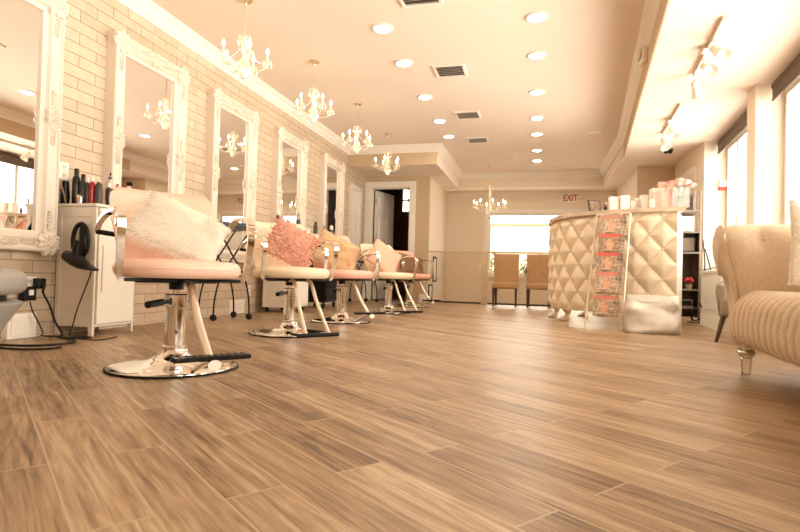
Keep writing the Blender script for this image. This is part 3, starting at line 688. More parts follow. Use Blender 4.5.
bottle(-3.145, 3.10, ZC, .255, .026, m_bottle_dk, m_bottle_dk, 'cap', 'tallest dark bottle at the left of the near cabinet top', G1)
bottle(-3.088, 3.10, ZC, .215, .023, m_bottle_gy, m_bottle_dk, 'cap', 'dark grey bottle second from the left on the near cabinet', G1)
bottle(-3.040, 3.09, ZC, .19, .019, m_bottle_gy, m_card, 'cap', 'grey bottle with a pale cap left of the red bottle', G1)
bottle(-2.995, 3.085, ZC, .195, .019, m_bottle_red, m_card, 'cap', 'dark red bottle with a pale cap on the near cabinet', G1)
bottle(-2.945, 3.09, ZC, .185, .022, m_bottle_gy, m_card, 'pump', 'dark pump bottle right of the red bottle', G1)
bottle(-2.925, 3.16, ZC, .16, .017, m_bottle_gy, m_card, 'cap', 'slim grey bottle behind the pump bottle on the near cabinet', G1)
bottle(-3.02, 3.27, ZC, .25, .028, mat('clear_product', (.62, .56, .48), .2), m_black, 'pump', 'tall pale pump bottle with a black pump at the back of the near cabinet', G1)
bottle(-2.93, 3.24, ZC, .17, .026, mat('red_product', (.55, .06, .03), .3), m_bottle_red, 'spray', 'spray bottle with a red trigger on the near cabinet', G1)
bottle(-2.935, 3.36, ZC, .205, .028, m_coral, m_black, 'spray', 'coral spray bottle with a black trigger at the right end of the near cabinet', G1)
t = thing('hair_clip_cup', (-3.05, 3.04, ZC), 'small clear cup of hair clips at the front of the near cabinet', 'cup')
MB().lathe([(.024, 0), (.026, .045), (.023, .045), (.021, .004), (.001, .004)], n=16).build('cup', m_acrylic, t, smooth=40)
for k in range(4): MB().box(-.004, .004, -.003, .003, .005, .06, Matrix.Translation((.008 * cos(k * 1.6), .008 * sin(k * 1.6), 0)) @ Matrix.Rotation(.2, 4, 'X')).build('hair_clip', m_coral, t)
t = thing('hair_clipper', (-3.185, 3.05, ZC), 'black hair clipper with a silver edge standing left of the bottles', 'hair clipper')
MB().loft([[(x * k, y * k, z) for x, y in superell(.05, .06, 14)] for z, k in ((0, .9), (.05, 1), (.12, .8), (.16, .7))]).build('body', m_black, t, smooth=40)
MB().band([(.03, -.02, .01), (.025, -.03, .06), (.0, -.032, .12), (-.012, -.03, .16)], (1, 0, 0), .012, .004).build('blade_guard', m_chrome, t)

# ------------------------------------------------------------------ cabinets
def cabinet(x0, x1, y0, y1, h, label, legs=True, casters=False):
    t = thing('storage_cabinet', (x0, y0, 0), label, 'cabinet')
    w_, d_ = x1 - x0, y1 - y0; zb = .06
    b = MB()
    # side panel facing the camera with a recessed field
    for q in (0, d_ - .018):
        b.box(0, .035, q, q + .018, zb if not legs else 0, h - .02).box(w_ - .035, w_, q, q + .018, zb if not legs else 0, h - .02).box(.035, w_ - .035, q, q + .018, zb, zb + .07).box(.035, w_ - .035, q, q + .018, h - .09, h - .02)
        b.box(.035, w_ - .035, q + .007, q + .013, zb + .07, h - .09)
    b.box(0, w_ - .004, .018, d_ - .018, zb, zb + .02).box(0, .01, .018, d_ - .018, zb, h - .02)
    b.build('body', m_cream_cab, t, bevel=.002)
    MB().box(-.004, w_ + .012, -.012, d_ + .012, h - .02, h).build('top', m_cream_cab, t, bevel=.003)
    dm = MB().box(w_ - .003, w_ + .014, .02, d_ - .02, zb + .022, h - .025)
    door = dm.build('door', m_white, t, bevel=.003)
    MB().box(w_ + .0145, w_ + .018, .05, .058, .30, .62).build('handle', m_brushed, door)
    if casters:
        for (x, y) in ((.04, .04), (w_ - .05, .04), (.04, d_ - .05), (w_ - .05, d_ - .05)):
            MB().lathe([(.025, -.01), (.028, -.005), (.028, .005), (.025, .01)], n=16, M=Matrix.Translation((x, y, .028)) @ Matrix.Rotation(pi / 2, 4, 'Y')).box(x - .012, x + .012, y - .006, y + .006, .028, .06).build('caster', m_rubber, t)
    return t
cabinet(-3.218, -2.90, 3.03, 3.41, ZC, 'white panelled cabinet holding hair products at the far left')
cabinet(-3.12, -2.76, 5.76, 6.24, 1.02, 'white cabinet on casters behind the cream chair with the coral pillow', legs=False, casters=True)
G2 = 'hair products on the rolling cabinet'
bottle(-3.00, 5.86, 1.02, .16, .026, m_bottle_dk, m_card, 'cap', 'dark bottle with a pale cap at the left of the rolling cabinet', G2)
bottle(-2.90, 5.92, 1.02, .09, .030, m_bottle_gy, m_gold, 'cap', 'short dark jar in the middle of the rolling cabinet', G2)
bottle(-2.83, 6.05, 1.02, .17, .028, mat('glass_amber', (.45, .36, .24), .2), m_black, 'pump', 'pale pump bottle at the right of the rolling cabinet', G2)
# dark trolley cabinet further along
t = thing('tool_trolley', (-2.93, 7.02, 0), 'black salon tool trolley behind the tan fur pillow chair', 'trolley')
MB().box(-.17, .17, -.22, .22, .08, .93).build('body', m_black, t, bevel=.006)
MB().box(-.19, .19, -.24, .24, .931, .97).build('top_tray', m_rubber, t, bevel=.008)
for k in range(5): MB().box(.171, .180, -.20, .20, .10 + k * .165, .25 + k * .165).build('drawer', m_rubber, t, bevel=.004)
for (x, y) in ((-.14, -.19), (.14, -.19), (-.14, .19), (.14, .19)):
    MB().lathe([(.035, -.012), (.038, 0), (.035, .012)], n=16, M=Matrix.Translation((x, y, .038)) @ Matrix.Rotation(pi / 2, 4, 'Y')).box(x - .012, x + .012, y - .006, y + .006, .04, .08).build('caster', m_rubber, t)
G3 = 'hair products on the black trolley'
bottle(-2.95, 6.86, .97, .20, .03, mat('brown_bottle', (.12, .05, .03), .25), m_black, 'cap', 'dark brown bottle at the left of the black trolley', G3)
bottle(-2.88, 7.02, .97, .16, .036, mat('glass_amber2', (.52, .42, .28), .2), m_black, 'pump', 'pale pump bottle in the middle of the black trolley', G3)
bottle(-2.83, 7.14, .97, .22, .026, m_card2, m_black, 'pump', 'tall pale pump bottle at the right of the black trolley', G3)

# wire leg trolleys with round casters
def leg_cart(cx, cy, rz, w_, d_, h, label):
    t = thing('folding_trolley', (cx, cy, 0), label, 'trolley', rz=rz)
    MB().box(-w_ / 2, w_ / 2, -d_ / 2, d_ / 2, h, h + .02).box(-w_ / 2, w_ / 2, -d_ / 2, -d_ / 2 + .012, h + .02, h + .06).box(-w_ / 2, w_ / 2, d_ / 2 - .012, d_ / 2, h + .02, h + .06).box(-w_ / 2, -w_ / 2 + .012, -d_ / 2 + .012, d_ / 2 - .012, h + .02, h + .06).box(w_ / 2 - .012, w_ / 2, -d_ / 2 + .012, d_ / 2 - .012, h + .02, h + .06).build('tray', m_black, t, bevel=.004)
    for sy in (-1, 1):
        y = sy * (d_ / 2 - .03)
        for sx in (-1, 1):
            MB().tube(spline([(-sx * w_ * .42, y + .008 * sx, h), (0, y + .008 * sx, h - .26), (sx * w_ * .30, y, .42), (sx * w_ * .44, y, .22), (sx * w_ * .47, y, .06)], 6), .0085, 8).build('leg', m_black, t, smooth=60)
            MB().sphere((sx * w_ * .47, y, .032), .032, 12, 8).build('caster', m_rubber, t, smooth=60)
    MB().tube([(-w_ * .28, -d_ / 2 + .03, .42), (-w_ * .28, d_ / 2 - .03, .42)], .006, 6).tube([(w_ * .28, -d_ / 2 + .03, .42), (w_ * .28, d_ / 2 - .03, .42)], .006, 6).build('cross_bar', m_black, t)
leg_cart(-2.93, 4.66, radians(62), .40, .34, .87, 'black trolley with crossed legs and round casters behind the pale pink chair')
leg_cart(-2.90, 8.90, radians(60), .40, .34, .84, 'black trolley with crossed legs behind the chair with the plain pink pillow')
# hair dryer and ring holder on cabinet side
t = thing('dryer_holder', (-3.0, 3.026, .625), 'black oval ring holder fixed to the side of the near cabinet', 'holder')
MB().tube([(.062 * cos(a), -.018, .02 + .115 * sin(a)) for a in [2 * pi * k / 28 for k in range(28)]], .014, 8, closed=True).build('ring', m_black, t, smooth=60)
MB().box(-.018, .018, -.012, .0, -.10, .14).build('bracket', m_black, t, bevel=.003)
t = thing('hair_dryer', (-2.925, 2.925, .50), 'black hair dryer hanging in the ring holder with its cord dangling', 'hair dryer')
MB().lathe([(.018, -.125), (.034, -.115), (.043, -.07), (.045, -.02), (.040, .03), (.032, .06), (.028, .075)], n=20, M=Matrix.Rotation(radians(112), 4, 'Y')).build('barrel', m_black, t, smooth=50)
MB().loft([[V((x, y, z)) for x, y in superell(wd, ht, 16)] for z, wd, ht in ((.072, .05, .05), (.10, .04, .06), (.135, .016, .085))]).xf(Matrix.Rotation(radians(112), 4, 'Y')).build('nozzle', m_black, t, smooth=40)
MB().tube([(-.03, 0, .0), (-.02, -.01, .07), (-.005, -.012, .14)], [.024, .02, .017], 10).build('handle', m_black, t, smooth=50)
MB().tube(spline([(.10, 0, -.06), (.09, 0, -.10), (.04, 0, -.22), (.0, .0, -.32), (-.02, -.01, -.42), (.0, -.05, -.478), (.10, -.10, -.483), (.18, -.06, -.483), (.12, -.03, -.483), (.02, -.04, -.483)], 6), .0045, 6).build('cord', m_cord, t, smooth=60)

# ------------------------------------------------------------------ styling chairs
def styling_chair(cx, cy, deg, mv, twin, label, sc=1.0):
    t = thing('styling_chair', (cx, cy, 0), label, 'salon chair', rz=radians(deg), group='salon styling chairs')
    # local: faces -Y
    MB().lathe([(.284, .0), (.290, .004), (.288, .012), (.272, .018), (.22, .022), (.16, .030), (.11, .042), (.075, .060), (.062, .078), (.058, .09), (.001, .09)], n=56).build('base', m_chrome, t, smooth=40)
    MB().lathe([(.289, .0), (.296, .002), (.294, .010), (.286, .0105)], n=56, caps=False).build('base_rim', m_rubber, t, smooth=40)
    MB().lathe([(.052, .088), (.056, .092), (.056, .104), (.046, .108), (.046, .285), (.056, .288), (.056, .345), (.048, .35), (.001, .35)], n=28).build('hydraulic_column', m_chrome, t, smooth=40)
    MB().lathe([(.018, .35), (.018, .392)], n=16).build('piston', m_chrome, t, smooth=40)
    MB().lathe([(.034, .37), (.034, .412)], n=16).build('swivel_collar', m_black, t, smooth=40)
    MB().tube([(.075, .05, .315), (-.03, -.02, .315), (-.075, -.06, .313), (-.078, -.063, .313), (-.155, -.15, .307)], [.009, .009, .010, .017, .016], 12).build('pump_lever', m_black, t, smooth=50)
    MB().box(-.15, .15, -.15, .15, .406, .422).box(-.18, .18, -.02, .02, .400, .4055).box(-.25, .25, -.165, -.135, .408, .424).box(-.03, .03, -.24, -.151, .404, .42).build('seat_bracket', m_black, t, bevel=.003)
    out = []
    for i in range(48):
        an = 2 * pi * i / 48; c, s_ = cos(an), sin(an); p = 2.3 if s_ < 0 else 4
        out.append((.268 * math.copysign(abs(c) ** (2 / p), c), -.045 + (.27 if s_ < 0 else .235) * math.copysign(abs(s_) ** (2 / p), s_)))
    MB().cushion(out, .425, .503, .036, 6, .012).build('seat', mv, t, smooth=60)
    MB().tube([(x * 1.002, (y + .045) * 1.002 - .045, .468) for x, y in out], .0028, 6, closed=True).build('piping', mv, t, smooth=60)
    rings = []; nz = 12
    for k in range(nz + 1):
        q = k / nz; z = .475 + .40 * q; lean = .20 + .19 * q ** 1.1; hwid = .215 + .035 * min(1, q * 1.6) - (.035 * max(0, (q - .86) / .14) ** 2)
        th_ = .028 * (1 - .75 * max(0, (q - .88) / .12) ** 2) * (1 - .5 * max(0, (.1 - q) / .1))
        ring = []
        m_ = 14
        for j in range(m_ + 1):
            u = -1 + 2 * j / m_; ring.append(V((hwid * u, lean - .045 * abs(u) ** 2.2 - th_ * (1 - .6 * abs(u) ** 8), z)))
        for j in range(m_ + 1):
            u = 1 - 2 * j / m_; ring.append(V((hwid * u * 1.0, lean - .045 * abs(u) ** 2.2 + th_ * (1 - .6 * abs(u) ** 8), z)))
        rings.append(ring)
    MB().loft(rings).build('backrest', mv, t, smooth=60)
    for s_ in (-1, 1):
        x = .268 * s_
        pts = spline([(.305 * s_, .275, .640), (.305 * s_, .19, .678), (x * 1.09, .08, .710), (x * 1.02, -.04, .722), (x * 1.03, -.15, .715), (x * 1.04, -.20, .685), (x * 1.04, -.205, .61), (x * 1.03, -.18, .50), (x * 1.02, -.155, .435), (x * .98, -.15, .413)], 6)
        n = len(pts); wd = [.020 + .016 * sin(pi * k / (n - 1)) for k in range(n)]
        MB().band(pts, (1, 0, .0), wd, .014).build('armrest', m_chrome, t, smooth=50, bevel=.004)
        MB().lathe([(.018, 0), (.016, .006), (.001, .008)], n=14, M=Matrix.Translation((x * 1.04 + .0175 * s_, -.198, .655)) @ Matrix.Rotation(s_ * pi / 2, 4, 'Y')).build('arm_bolt', m_chrome, t, smooth=60)
        MB().tube([(.308 * s_, .272, .638), (.215 * s_, .245, .625)], .012, 8).build('arm_mount', m_rubber, t)
    if twin:
        for s_ in (-1, 1):
            MB().tube(spline([(.060 * s_, -.14, .412), (.062 * s_, -.22, .405), (.066 * s_, -.26, .37), (.072 * s_, -.34, .25), (.085 * s_, -.50, .065), (.085 * s_, -.515, .055)], 5), .0135, 10).build('footrest_strut', m_brushed, t, smooth=60)
        MB().tube([(-.155, -.525, .045), (.155, -.525, .045)], .014, 10).build('footrest_bar', m_rubber, t, smooth=60)
        MB().tube([(-.10, -.515, .045), (-.11, -.42, .04), (-.09, -.27, .028)], .009, 8).build('footrest_arm', m_rubber, t, smooth=60)
    else:
        MB().tube(spline([(0, -.15, .408), (0, -.23, .395), (0, -.27, .35), (0, -.37, .24), (0, -.50, .135), (0, -.525, .115)], 5), [.016] * 6 + [.018] * 20, 12).build('footrest_strut', m_brushed, t, smooth=60)
        f = MB().box(-.15, .15, -.585, -.52, .112, .130).build('footrest_bar', m_rubber, t, bevel=.006)
        gr = MB()
        for k in range(11): gr.box(-.145 + k * .027, -.130 + k * .027, -.5875, -.5178, .114, .1312)
        gr.build('tread', m_black, f)
        MB().lathe([(.020, 0), (.022, .004), (.001, .005)], n=18, M=Matrix.Translation((.0, -.588, .098)) @ Matrix.Rotation(pi / 2, 4, 'X') @ Matrix.Diagonal((1.2, .9, 1, 1))).build('badge', m_card, f)
        MB().tube([(0, -.53, .11), (0, -.45, .085), (0, -.30, .03)], .011, 8).build('footrest_arm', m_chrome, t, smooth=60)
    t.scale = (sc, sc, sc)
    return t
chairs = [
    (-1.66, 2.23, 51, m_palepink, False, 'pale pink salon chair on a chrome disc base, nearest to the camera'),
    (-1.83, 3.80, 48, m_creamv, True, 'cream salon chair holding the coral ruffled pillow'),
    (-1.86, 5.02, 48, m_pink, False, 'pink salon chair holding the tan fur pillow'),
    (-1.82, 6.60, 48, m_creamv, True, 'cream salon chair holding the plain pink pillow'),
    (-1.90, 8.15, 48, m_pink, False, 'pink salon chair farthest from the camera, by the doorway')]
for c in chairs: styling_chair(*c)

# ------------------------------------------------------------------ pillows
def pillow_body(w_, h_, th_, n=18, bulge=.8):
    mb = MB(); vs = []; fs = []
    def P(u, v, s_):
        k = (1 - abs(u) ** 2.6) * (1 - abs(v) ** 2.6); pin = 1 - .07 * (1 - (abs(u) * abs(v)) ** .8)
        x = u * w_ / 2 * (pin + .07 * 0); y = v * h_ / 2 * pin
        return V((x, s_ * th_ / 2 * max(k, 0) ** .55, y))
    for s_ in (-1, 1):
        o = len(vs)
        for i in range(n + 1):
            for j in range(n + 1): vs.append(P(-1 + 2 * i / n, -1 + 2 * j / n, s_))
        for i in range(n):
            for j in range(n):
                a = o + i * (n + 1) + j; fs.append((a, a + 1, a + n + 2, a + n + 1))
    mb.add(vs, fs); return mb, P
def weld(o):
    bm = bmesh.new(); bm.from_mesh(o.data); bmesh.ops.remove_doubles(bm, verts=bm.verts[:], dist=.0004); bmesh.ops.recalc_face_normals(bm, faces=bm.faces[:]); bm.to_mesh(o.data); bm.free()
def pillow(chair, fwd, z, w_, h_, th_, spin, lean, style, m, label, name='throw_pillow'):
    """spin = in-plane turn, lean = tilt back; local frame of the chair, front is -Y"""
    cx, cy, deg = chair[:3]; a = radians(deg)
    side = fwd[1]; f_ = fwd[0]
    loc = V((cx, cy, 0)) + V((sin(a), -cos(a), 0)) * f_ + V((cos(a), sin(a), 0)) * side + V((0, 0, z))
    t = thing(name, loc, label, 'pillow')
    t.rotation_euler = (Matrix.Rotation(a, 3, 'Z') @ Matrix.Rotation(-lean, 3, 'X') @ Matrix.Rotation(spin, 3, 'Y')).to_euler()
    mb, P = pillow_body(w_, h_, th_)
    b = mb.build('cover', {'fur': m_furbody_w, 'shortfur': m_furbody_t}.get(style, m) if m is not m_furb else m_furbody_b, t, smooth=180); weld(b)
    rnd = random.Random(hash(style) % 99 + 3 if False else len(label))
    if style in ('fur', 'shortfur'):
        long_ = style == 'fur'; n = 4200 if long_ else 4200; L0 = .055 if long_ else .03; fb = MB(); vs = []; fs = []
        for k in range(n):
            u, v = rnd.uniform(-1, 1), rnd.uniform(-1, 1); s_ = -1 if rnd.random() < .8 else 1
            if rnd.random() < .16:
                if rnd.random() < .5: u = math.copysign(1, u)
                else: v = math.copysign(1, v)
            p = P(u, v, s_); e = .02
            nrm = V((u * .5, s_ * 1.0, v * .5)).normalized()
            cl = noise.noise_vector(V((u * 3, v * 3, s_ * 3))) 
            d = (nrm * .22 + V((cl.x, cl.y * .4, cl.z)) * .45 + V((-.35 if long_ else .1, 0, -.55 if long_ else -.2)) + V((rnd.uniform(-1, 1), rnd.uniform(-1, 1), rnd.uniform(-1, 1))) * .25).normalized()
            Lg = L0 * rnd.uniform(.6, 1.15); wv = d.cross(nrm)
            wv = (wv if wv.length > .01 else V((1, 0, 0))).normalized() * (.0016 if long_ else .0016)
            q1 = p + (nrm * .35 + d * .65) * Lg * .45; q2 = p + (nrm * .22 + d * .9) * Lg + V((0, 0, -.004))
            o = len(vs); vs += [p - wv, p + wv, q1 + wv * .8, q1 - wv * .8, q2]; fs += [(o, o + 1, o + 2, o + 3), (o + 3, o + 2, o + 4)]
        fb.add(vs, fs); me = bpy.data.meshes.new('fur'); me.from_pydata(fb.v, [], fb.f); me.materials.append(m)
        o = bpy.data.objects.new('fur', me); col.objects.link(o); o.parent = t
    if style == 'ruffle':
        rb = MB(); 
        for i in range(17):
            for j in range(17):
                u, v = -1 + i / 8 + rnd.uniform(-.04, .04), -1 + j / 8 + rnd.uniform(-.04, .04); u = max(-1, min(1, u)); v = max(-1, min(1, v))
                p = P(u, v, -1); ang = noise.noise(V((u * 1.7, v * 1.7, 0))) * 7 + rnd.uniform(-.5, .5); d = V((cos(ang), 0, sin(ang))); n_ = V((u * .4, -1, v * .4)).normalized(); L_ = .034
                rings = []
                for k in range(6):
                    q = -1 + 2 * k / 5; c = p + d * q * L_ + V((-d.z, 0, d.x)) * .010 * sin(q * 4 + i)
                    rings.append([c - n_ * .004, c + n_ * (.014 + .004 * sin(k * 2.2 + j)) + V((-d.z, 0, d.x)) * .012 * cos(k * 1.9)])
                for k in range(5): rb.add([rings[k][0], rings[k][1], rings[k + 1][1], rings[k + 1][0]], [(0, 1, 2, 3)])
        o = rb.build('ruffles', m, t, smooth=80)
        s2 = o.modifiers.new('solid', 'SOLIDIFY'); s2.thickness = .0015
    return t
pillow(chairs[0], (-.02, .02), .655, .40, .28, .13, radians(28), radians(30), 'fur', m_furw, 'long-haired white fur pillow on the nearest pale pink chair')
pillow(chairs[1], (-.04, .02), .675, .36, .33, .12, radians(32), radians(26), 'ruffle', m_coral, 'coral pink ruffled pillow on the cream chair')
pillow(chairs[2], (-.04, -.05), .675, .45, .38, .12, radians(28), radians(26), 'shortfur', m_furt, 'tan fur pillow on the pink chair in the middle of the row')
pillow(chairs[3], (-.04, -.05), .69, .42, .40, .11, radians(36), radians(24), 'plain', m_plainpink, 'plain pink square pillow standing on its corner on a cream chair')
pillow(chairs[4], (-.02, .02), .655, .44, .30, .11, radians(12), radians(26), 'shortfur', m_furb, 'brown fur pillow on the farthest pink chair')

# ------------------------------------------------------------------ grey seat at the left edge
t = thing('grey_lounge_seat', (-2.23, 1.60, 0), 'grey vinyl seat with a tapered shell at the left edge of the picture', 'chair')
MB().cushion(superell(.52, .52, 40, 2.2), .345, .445, .045, 8, .02).build('cushion', m_grey, t, smooth=60)
MB().lathe([(.10, 0), (.105, .01), (.145, .12), (.20, .22), (.245, .29), (.255, .31), (.245, .318), (.20, .32)], n=40).build('shell', m_grey, t, smooth=50)
MB().lathe([(.20, .318), (.20, .346)], n=32).build('seat_base', m_black, t, smooth=50)

# ------------------------------------------------------------------ front desk
def lerp_path(pts, n):
    P = spline([(x, y, 0) for x, y in pts], 16); Ls = [0]
    for i in range(1, len(P)): Ls.append(Ls[-1] + (P[i] - P[i - 1]).length)
    out = []; k = 0
    for i in range(n + 1):
        s_ = Ls[-1] * i / n
        while k < len(Ls) - 2 and Ls[k + 1] < s_: k += 1
        q = (s_ - Ls[k]) / max(Ls[k + 1] - Ls[k], 1e-9); out.append(P[k].lerp(P[k + 1], q))
    return out, Ls[-1]
front = [(.42, 7.75), (.22, 7.35), (.165, 6.95), (.22, 6.52), (.40, 6.18), (.66, 5.95), (.98, 5.80), (1.30, 5.69)]
ZB, ZT = .15, 1.155
t = thing('front_desk', (.7, 6.3, 0), 'curved reception desk upholstered in champagne diamond tufting', 'desk')
inv = V((-.7, -6.3, 0))
nU, nV = 260, 110
pth, PL = lerp_path(front, nU)
rings = []; tw, thh = .25, .295
def tuft(sv, z):
    u = (sv - PL) / tw; v = (z - .645) / thh
    a, b_ = u + v, u - v
    k = (abs(sin(pi * a)) * abs(sin(pi * b_)))
    seam = min(abs(sin(pi * a)), abs(sin(pi * b_)))
    # button positions: both a and b integers
    da, db = a - round(a), b_ - round(b_); btn = math.exp(-(da * da + db * db) / .006)
    return .042 * (seam ** .5) * (.4 + .6 * k ** .35) - .014 * btn
btns = []
for i in range(nU + 1):
    p = pth[i]; d = (pth[min(i + 1, nU)] - pth[max(i - 1, 0)]).normalized(); n_ = V((d.y, -d.x, 0)); sv = PL * i / nU
    ring = []
    for j in range(nV + 1):
        z = ZB + (ZT - ZB) * j / nV; e = min((j / nV) * 12, (1 - j / nV) * 12, 1); h = tuft(sv, z) * e ** .5
        ring.append(p + n_ * (h - .006) + V((0, 0, z)) + inv)
    rings.append(ring)
MB().loft(rings, closed=False, caps=False).build('tufted_panel', m_tuft, t, smooth=75)
for ia in range(-12, 12):
    for ib in range(-12, 12):
        u = (ia + ib) / 2; v = (ia - ib) / 2; sv = u * tw + PL; z = v * thh + .645
        if .04 < sv < PL - .01 and ZB + .03 < z < ZT - .02:
            i = min(int(sv / PL * nU), nU - 1); p = pth[i]; d = (pth[i + 1] - p).normalized(); n_ = V((d.y, -d.x, 0)); c = p + n_ * .002 + V((0, 0, z)) + inv
            MB().sphere(c, .011, 8, 5).build('button', m_tuft, t, smooth=60)
# carcass behind the upholstery
def offset(pts, k):
    out = []
    for i, p in enumerate(pts):
        d = (pts[min(i + 1, len(pts) - 1)] - pts[max(i - 1, 0)]).normalized(); out.append(p + V((d.y, -d.x, 0)) * k)
    return out
coarse = pth[::6] + [pth[-1]]
o1, o2 = offset(coarse, -.008), offset(coarse, -.05)
car = MB(); car.prism([(p.x - .7, p.y - 6.3) for p in o1 + o2[::-1]], ZB - .01, ZT)
car.build('carcass', m_cream_cab, t)
# side return at the right end
d = (pth[-1] - pth[-2]).normalized(); nn = V((-d.y, d.x, 0))
e0 = pth[-1] - V((.7, 6.3, 0)); 
MB().prism([(e0 + V((0, 0, 0)) - d * .03 + nn * .06)[:2], (e0 + nn * .06)[:2], (e0 + nn * .50)[:2], (e0 - d * .03 + nn * .50)[:2]], ZB - .01, ZT).build('side_panel', m_cream_cab, t)
to, ti = offset(coarse, .045), offset(coarse, -.42)
dd = d * .07
top_pts = to + [to[-1] + dd, ti[-1] + dd] + [V((.62, 7.62, 0)), V((.5, 7.75, 0))][0:0]
inner = [V((1.36, 6.12, 0)), V((1.02, 6.24, 0)), V((.80, 6.40, 0)), V((.68, 6.65, 0)), V((.64, 6.95, 0)), V((.68, 7.25, 0)), V((.80, 7.55, 0))]
outl = to + [to[-1] + dd] + inner
tm = MB()
tm.prism([(p.x - .7, p.y - 6.3) for p in outl], ZT, ZT + .045)
tm.build('countertop', m_marble, t, bevel=.008)
def claw_foot(x, y, rz):
    M_ = Matrix.Translation((x - .7, y - 6.3, 0)) @ Matrix.Rotation(rz, 4, 'Z')
    mb = MB().loft([[M_ @ V((a * w_, b_ * w_ + off, z)) for a, b_ in superell(1, 1, 16)] for z, w_, off in ((.0, .05, -.035), (.012, .085, -.03), (.035, .085, -.02), (.06, .05, .0), (.09, .06, .015), (.12, .09, .0), (.14, .10, .0))])
    for k in (-1, 0, 1): mb.sphere(M_ @ V((.024 * k, -.072, .014)), .017, 8, 6)
    mb.build('foot', mat('antique_cream', (.60, .46, .31), .45), t, smooth=60)
claw_foot(.235, 7.02, radians(-80)); claw_foot(.34, 6.52, radians(-55)); claw_foot(1.0, 5.98, radians(-10)); claw_foot(.62, 7.45, radians(-110))
DT = ZT + .045
def dbox(x, y, w_, d_, h, m, rz, label, band=None, name='gift_box', cat='box', group='boxes on the desk'):
    t = thing(name, (x, y, DT), label, cat, rz=rz, group=group)
    MB().box(-w_ / 2, w_ / 2, -d_ / 2, d_ / 2, 0, h * .78).build('base', m, t, bevel=.0015)
    MB().box(-w_ / 2 - .002, w_ / 2 + .002, -d_ / 2 - .002, d_ / 2 + .002, h * .78, h).build('lid', m, t, bevel=.0015)
dbox(.755, 5.99, .085, .09, .145, m_card, .1, 'white box at the left of the group on the desk, left of a pair')
dbox(.855, 5.96, .085, .09, .150, m_card, .1, 'white box, right of the pair at the left of the group')
dbox(.935, 5.98, .05, .06, .10, m_card2, .2, 'small ivory box just right of the white pair on the desk')
dbox(.985, 6.05, .05, .08, .14, m_card2, .1, 'narrow ivory box behind the small ones on the desk')
dbox(1.035, 5.95, .045, .06, .115, m_card2, 0, 'small ivory box in the middle of the desk group')
dbox(1.065, 6.08, .06, .08, .175, m_card, .15, 'upright white box behind the middle of the desk group')
dbox(1.10, 5.86, .045, .05, .095, m_card, .1, 'smallest bright white box in front of the tall box')
dbox(1.165, 5.98, .11, .10, .225, m_card2, .15, 'tallest ivory box on the desk next to the flowers')
dbox(1.205, 5.83, .05, .05, .17, m_card2, .1, 'slim grey-ivory box directly left of the flower vase')
t = thing('gift_bag', (1.275, 6.10, DT), 'pink gift bag standing behind the roses on the desk', 'gift bag')
MB().loft([[(x, y, z) for x, y in ((-.07 * k, -.04), (.07 * k, -.04), (.07 * k, .04), (-.07 * k, .04))] for z, k in ((0, 1), (.31, 1.03))]).build('bag', m_giftpink, t, bevel=.002)
for s_ in (): MB().tube(bez((-.03, .036 * s_, .30), (-.03, .036 * s_, .38), (.03, .036 * s_, .38), (.03, .036 * s_, .30), 8), .002, 5).build('handle', m_card, t)
t = thing('photo_frame', (.60, 6.16, DT), 'small dark picture frame leaning at the left end of the desk top', 'picture frame', rz=.5)
Mx = Matrix.Rotation(radians(-16), 4, 'X')
MB().box(-.075, .075, 0, .012, 0, .15, Mx).build('frame', m_darkwood, t, bevel=.002); MB().box(-.06, .06, -.0015, -.0003, .015, .135, Mx).build('picture', mat('dim_print', (.30, .22, .15), .4, noise_=.5, nscale=25), t)
MB().box(-.012, .012, .012, .07, 0, .008).build('stand', m_darkwood, t)
bottle(.685, 6.05, DT, .10, .018, mat('brick_bottle', (.35, .14, .07), .4), m_gold, 'cap', 'tiny brown bottle between the picture frame and the white boxes', 'bottles on the desk')
t = thing('business_card_stack', (.49, 6.24, DT), 'low stack of white cards at the left end of the desk top', 'cards', rz=.6)
MB().box(-.05, .05, -.03, .03, 0, .012).build('card_stack', m_card, t); MB().box(-.055, .055, -.035, -.03, 0, .025).build('holder', m_acrylic, t)
# vase with roses
t = thing('flower_vase', (1.335, 5.80, DT), 'square clear glass vase with pink roses on the desk', 'vase')
vs_ = MB()
for a, b_, c, d_ in ((-.075, .075, -.075, -.068), (-.075, .075, .068, .075), (-.075, -.068, -.068, .068), (.068, .075, -.068, .068)): vs_.box(a, b_, c, d_, 0, .20)
vs_.box(-.068, .068, -.068, .068, 0, .012).build('glass', m_acrylic, t)
rnd = random.Random(4); k = 0
rose_pts = [(-.09, -.05, .235), (-.03, -.09, .225), (.04, -.08, .24), (.10, -.04, .22), (-.06, .03, .26), (0, -.01, .275), (.065, .02, .265), (.12, .04, .23), (-.11, .04, .23), (.02, .07, .25)]
for (x, y, z) in rose_pts:
    k += 1; mb = MB()
    for j in range(14):
        a = j * 2.4; rr = .006 + .0026 * j; up_ = .018 - .0011 * j
        c = V((x + rr * cos(a), y + rr * sin(a), z + up_)); tn = V((-sin(a), cos(a), 0)); o_ = V((cos(a), sin(a), 0)); w_ = .012 + .0012 * j
        mb.add([c - tn * w_ * .6 - V((0, 0, .018)), c + tn * w_ * .6 - V((0, 0, .018)), c + tn * w_ + o_ * .004, c + o_ * .010 + V((0, 0, .008)), c - tn * w_ + o_ * .004], [(0, 1, 2, 3, 4)])
    mb.sphere((x, y, z), .022, 8, 6)
    mb.build('rose', m_rose if k % 3 else m_roselight, t, smooth=60)
    MB().tube([(x, y, z - .01), (x * .5, y * .5, .12), (-x * .4, -y * .4, .014)], .0028, 5).build('stem', m_green, t)

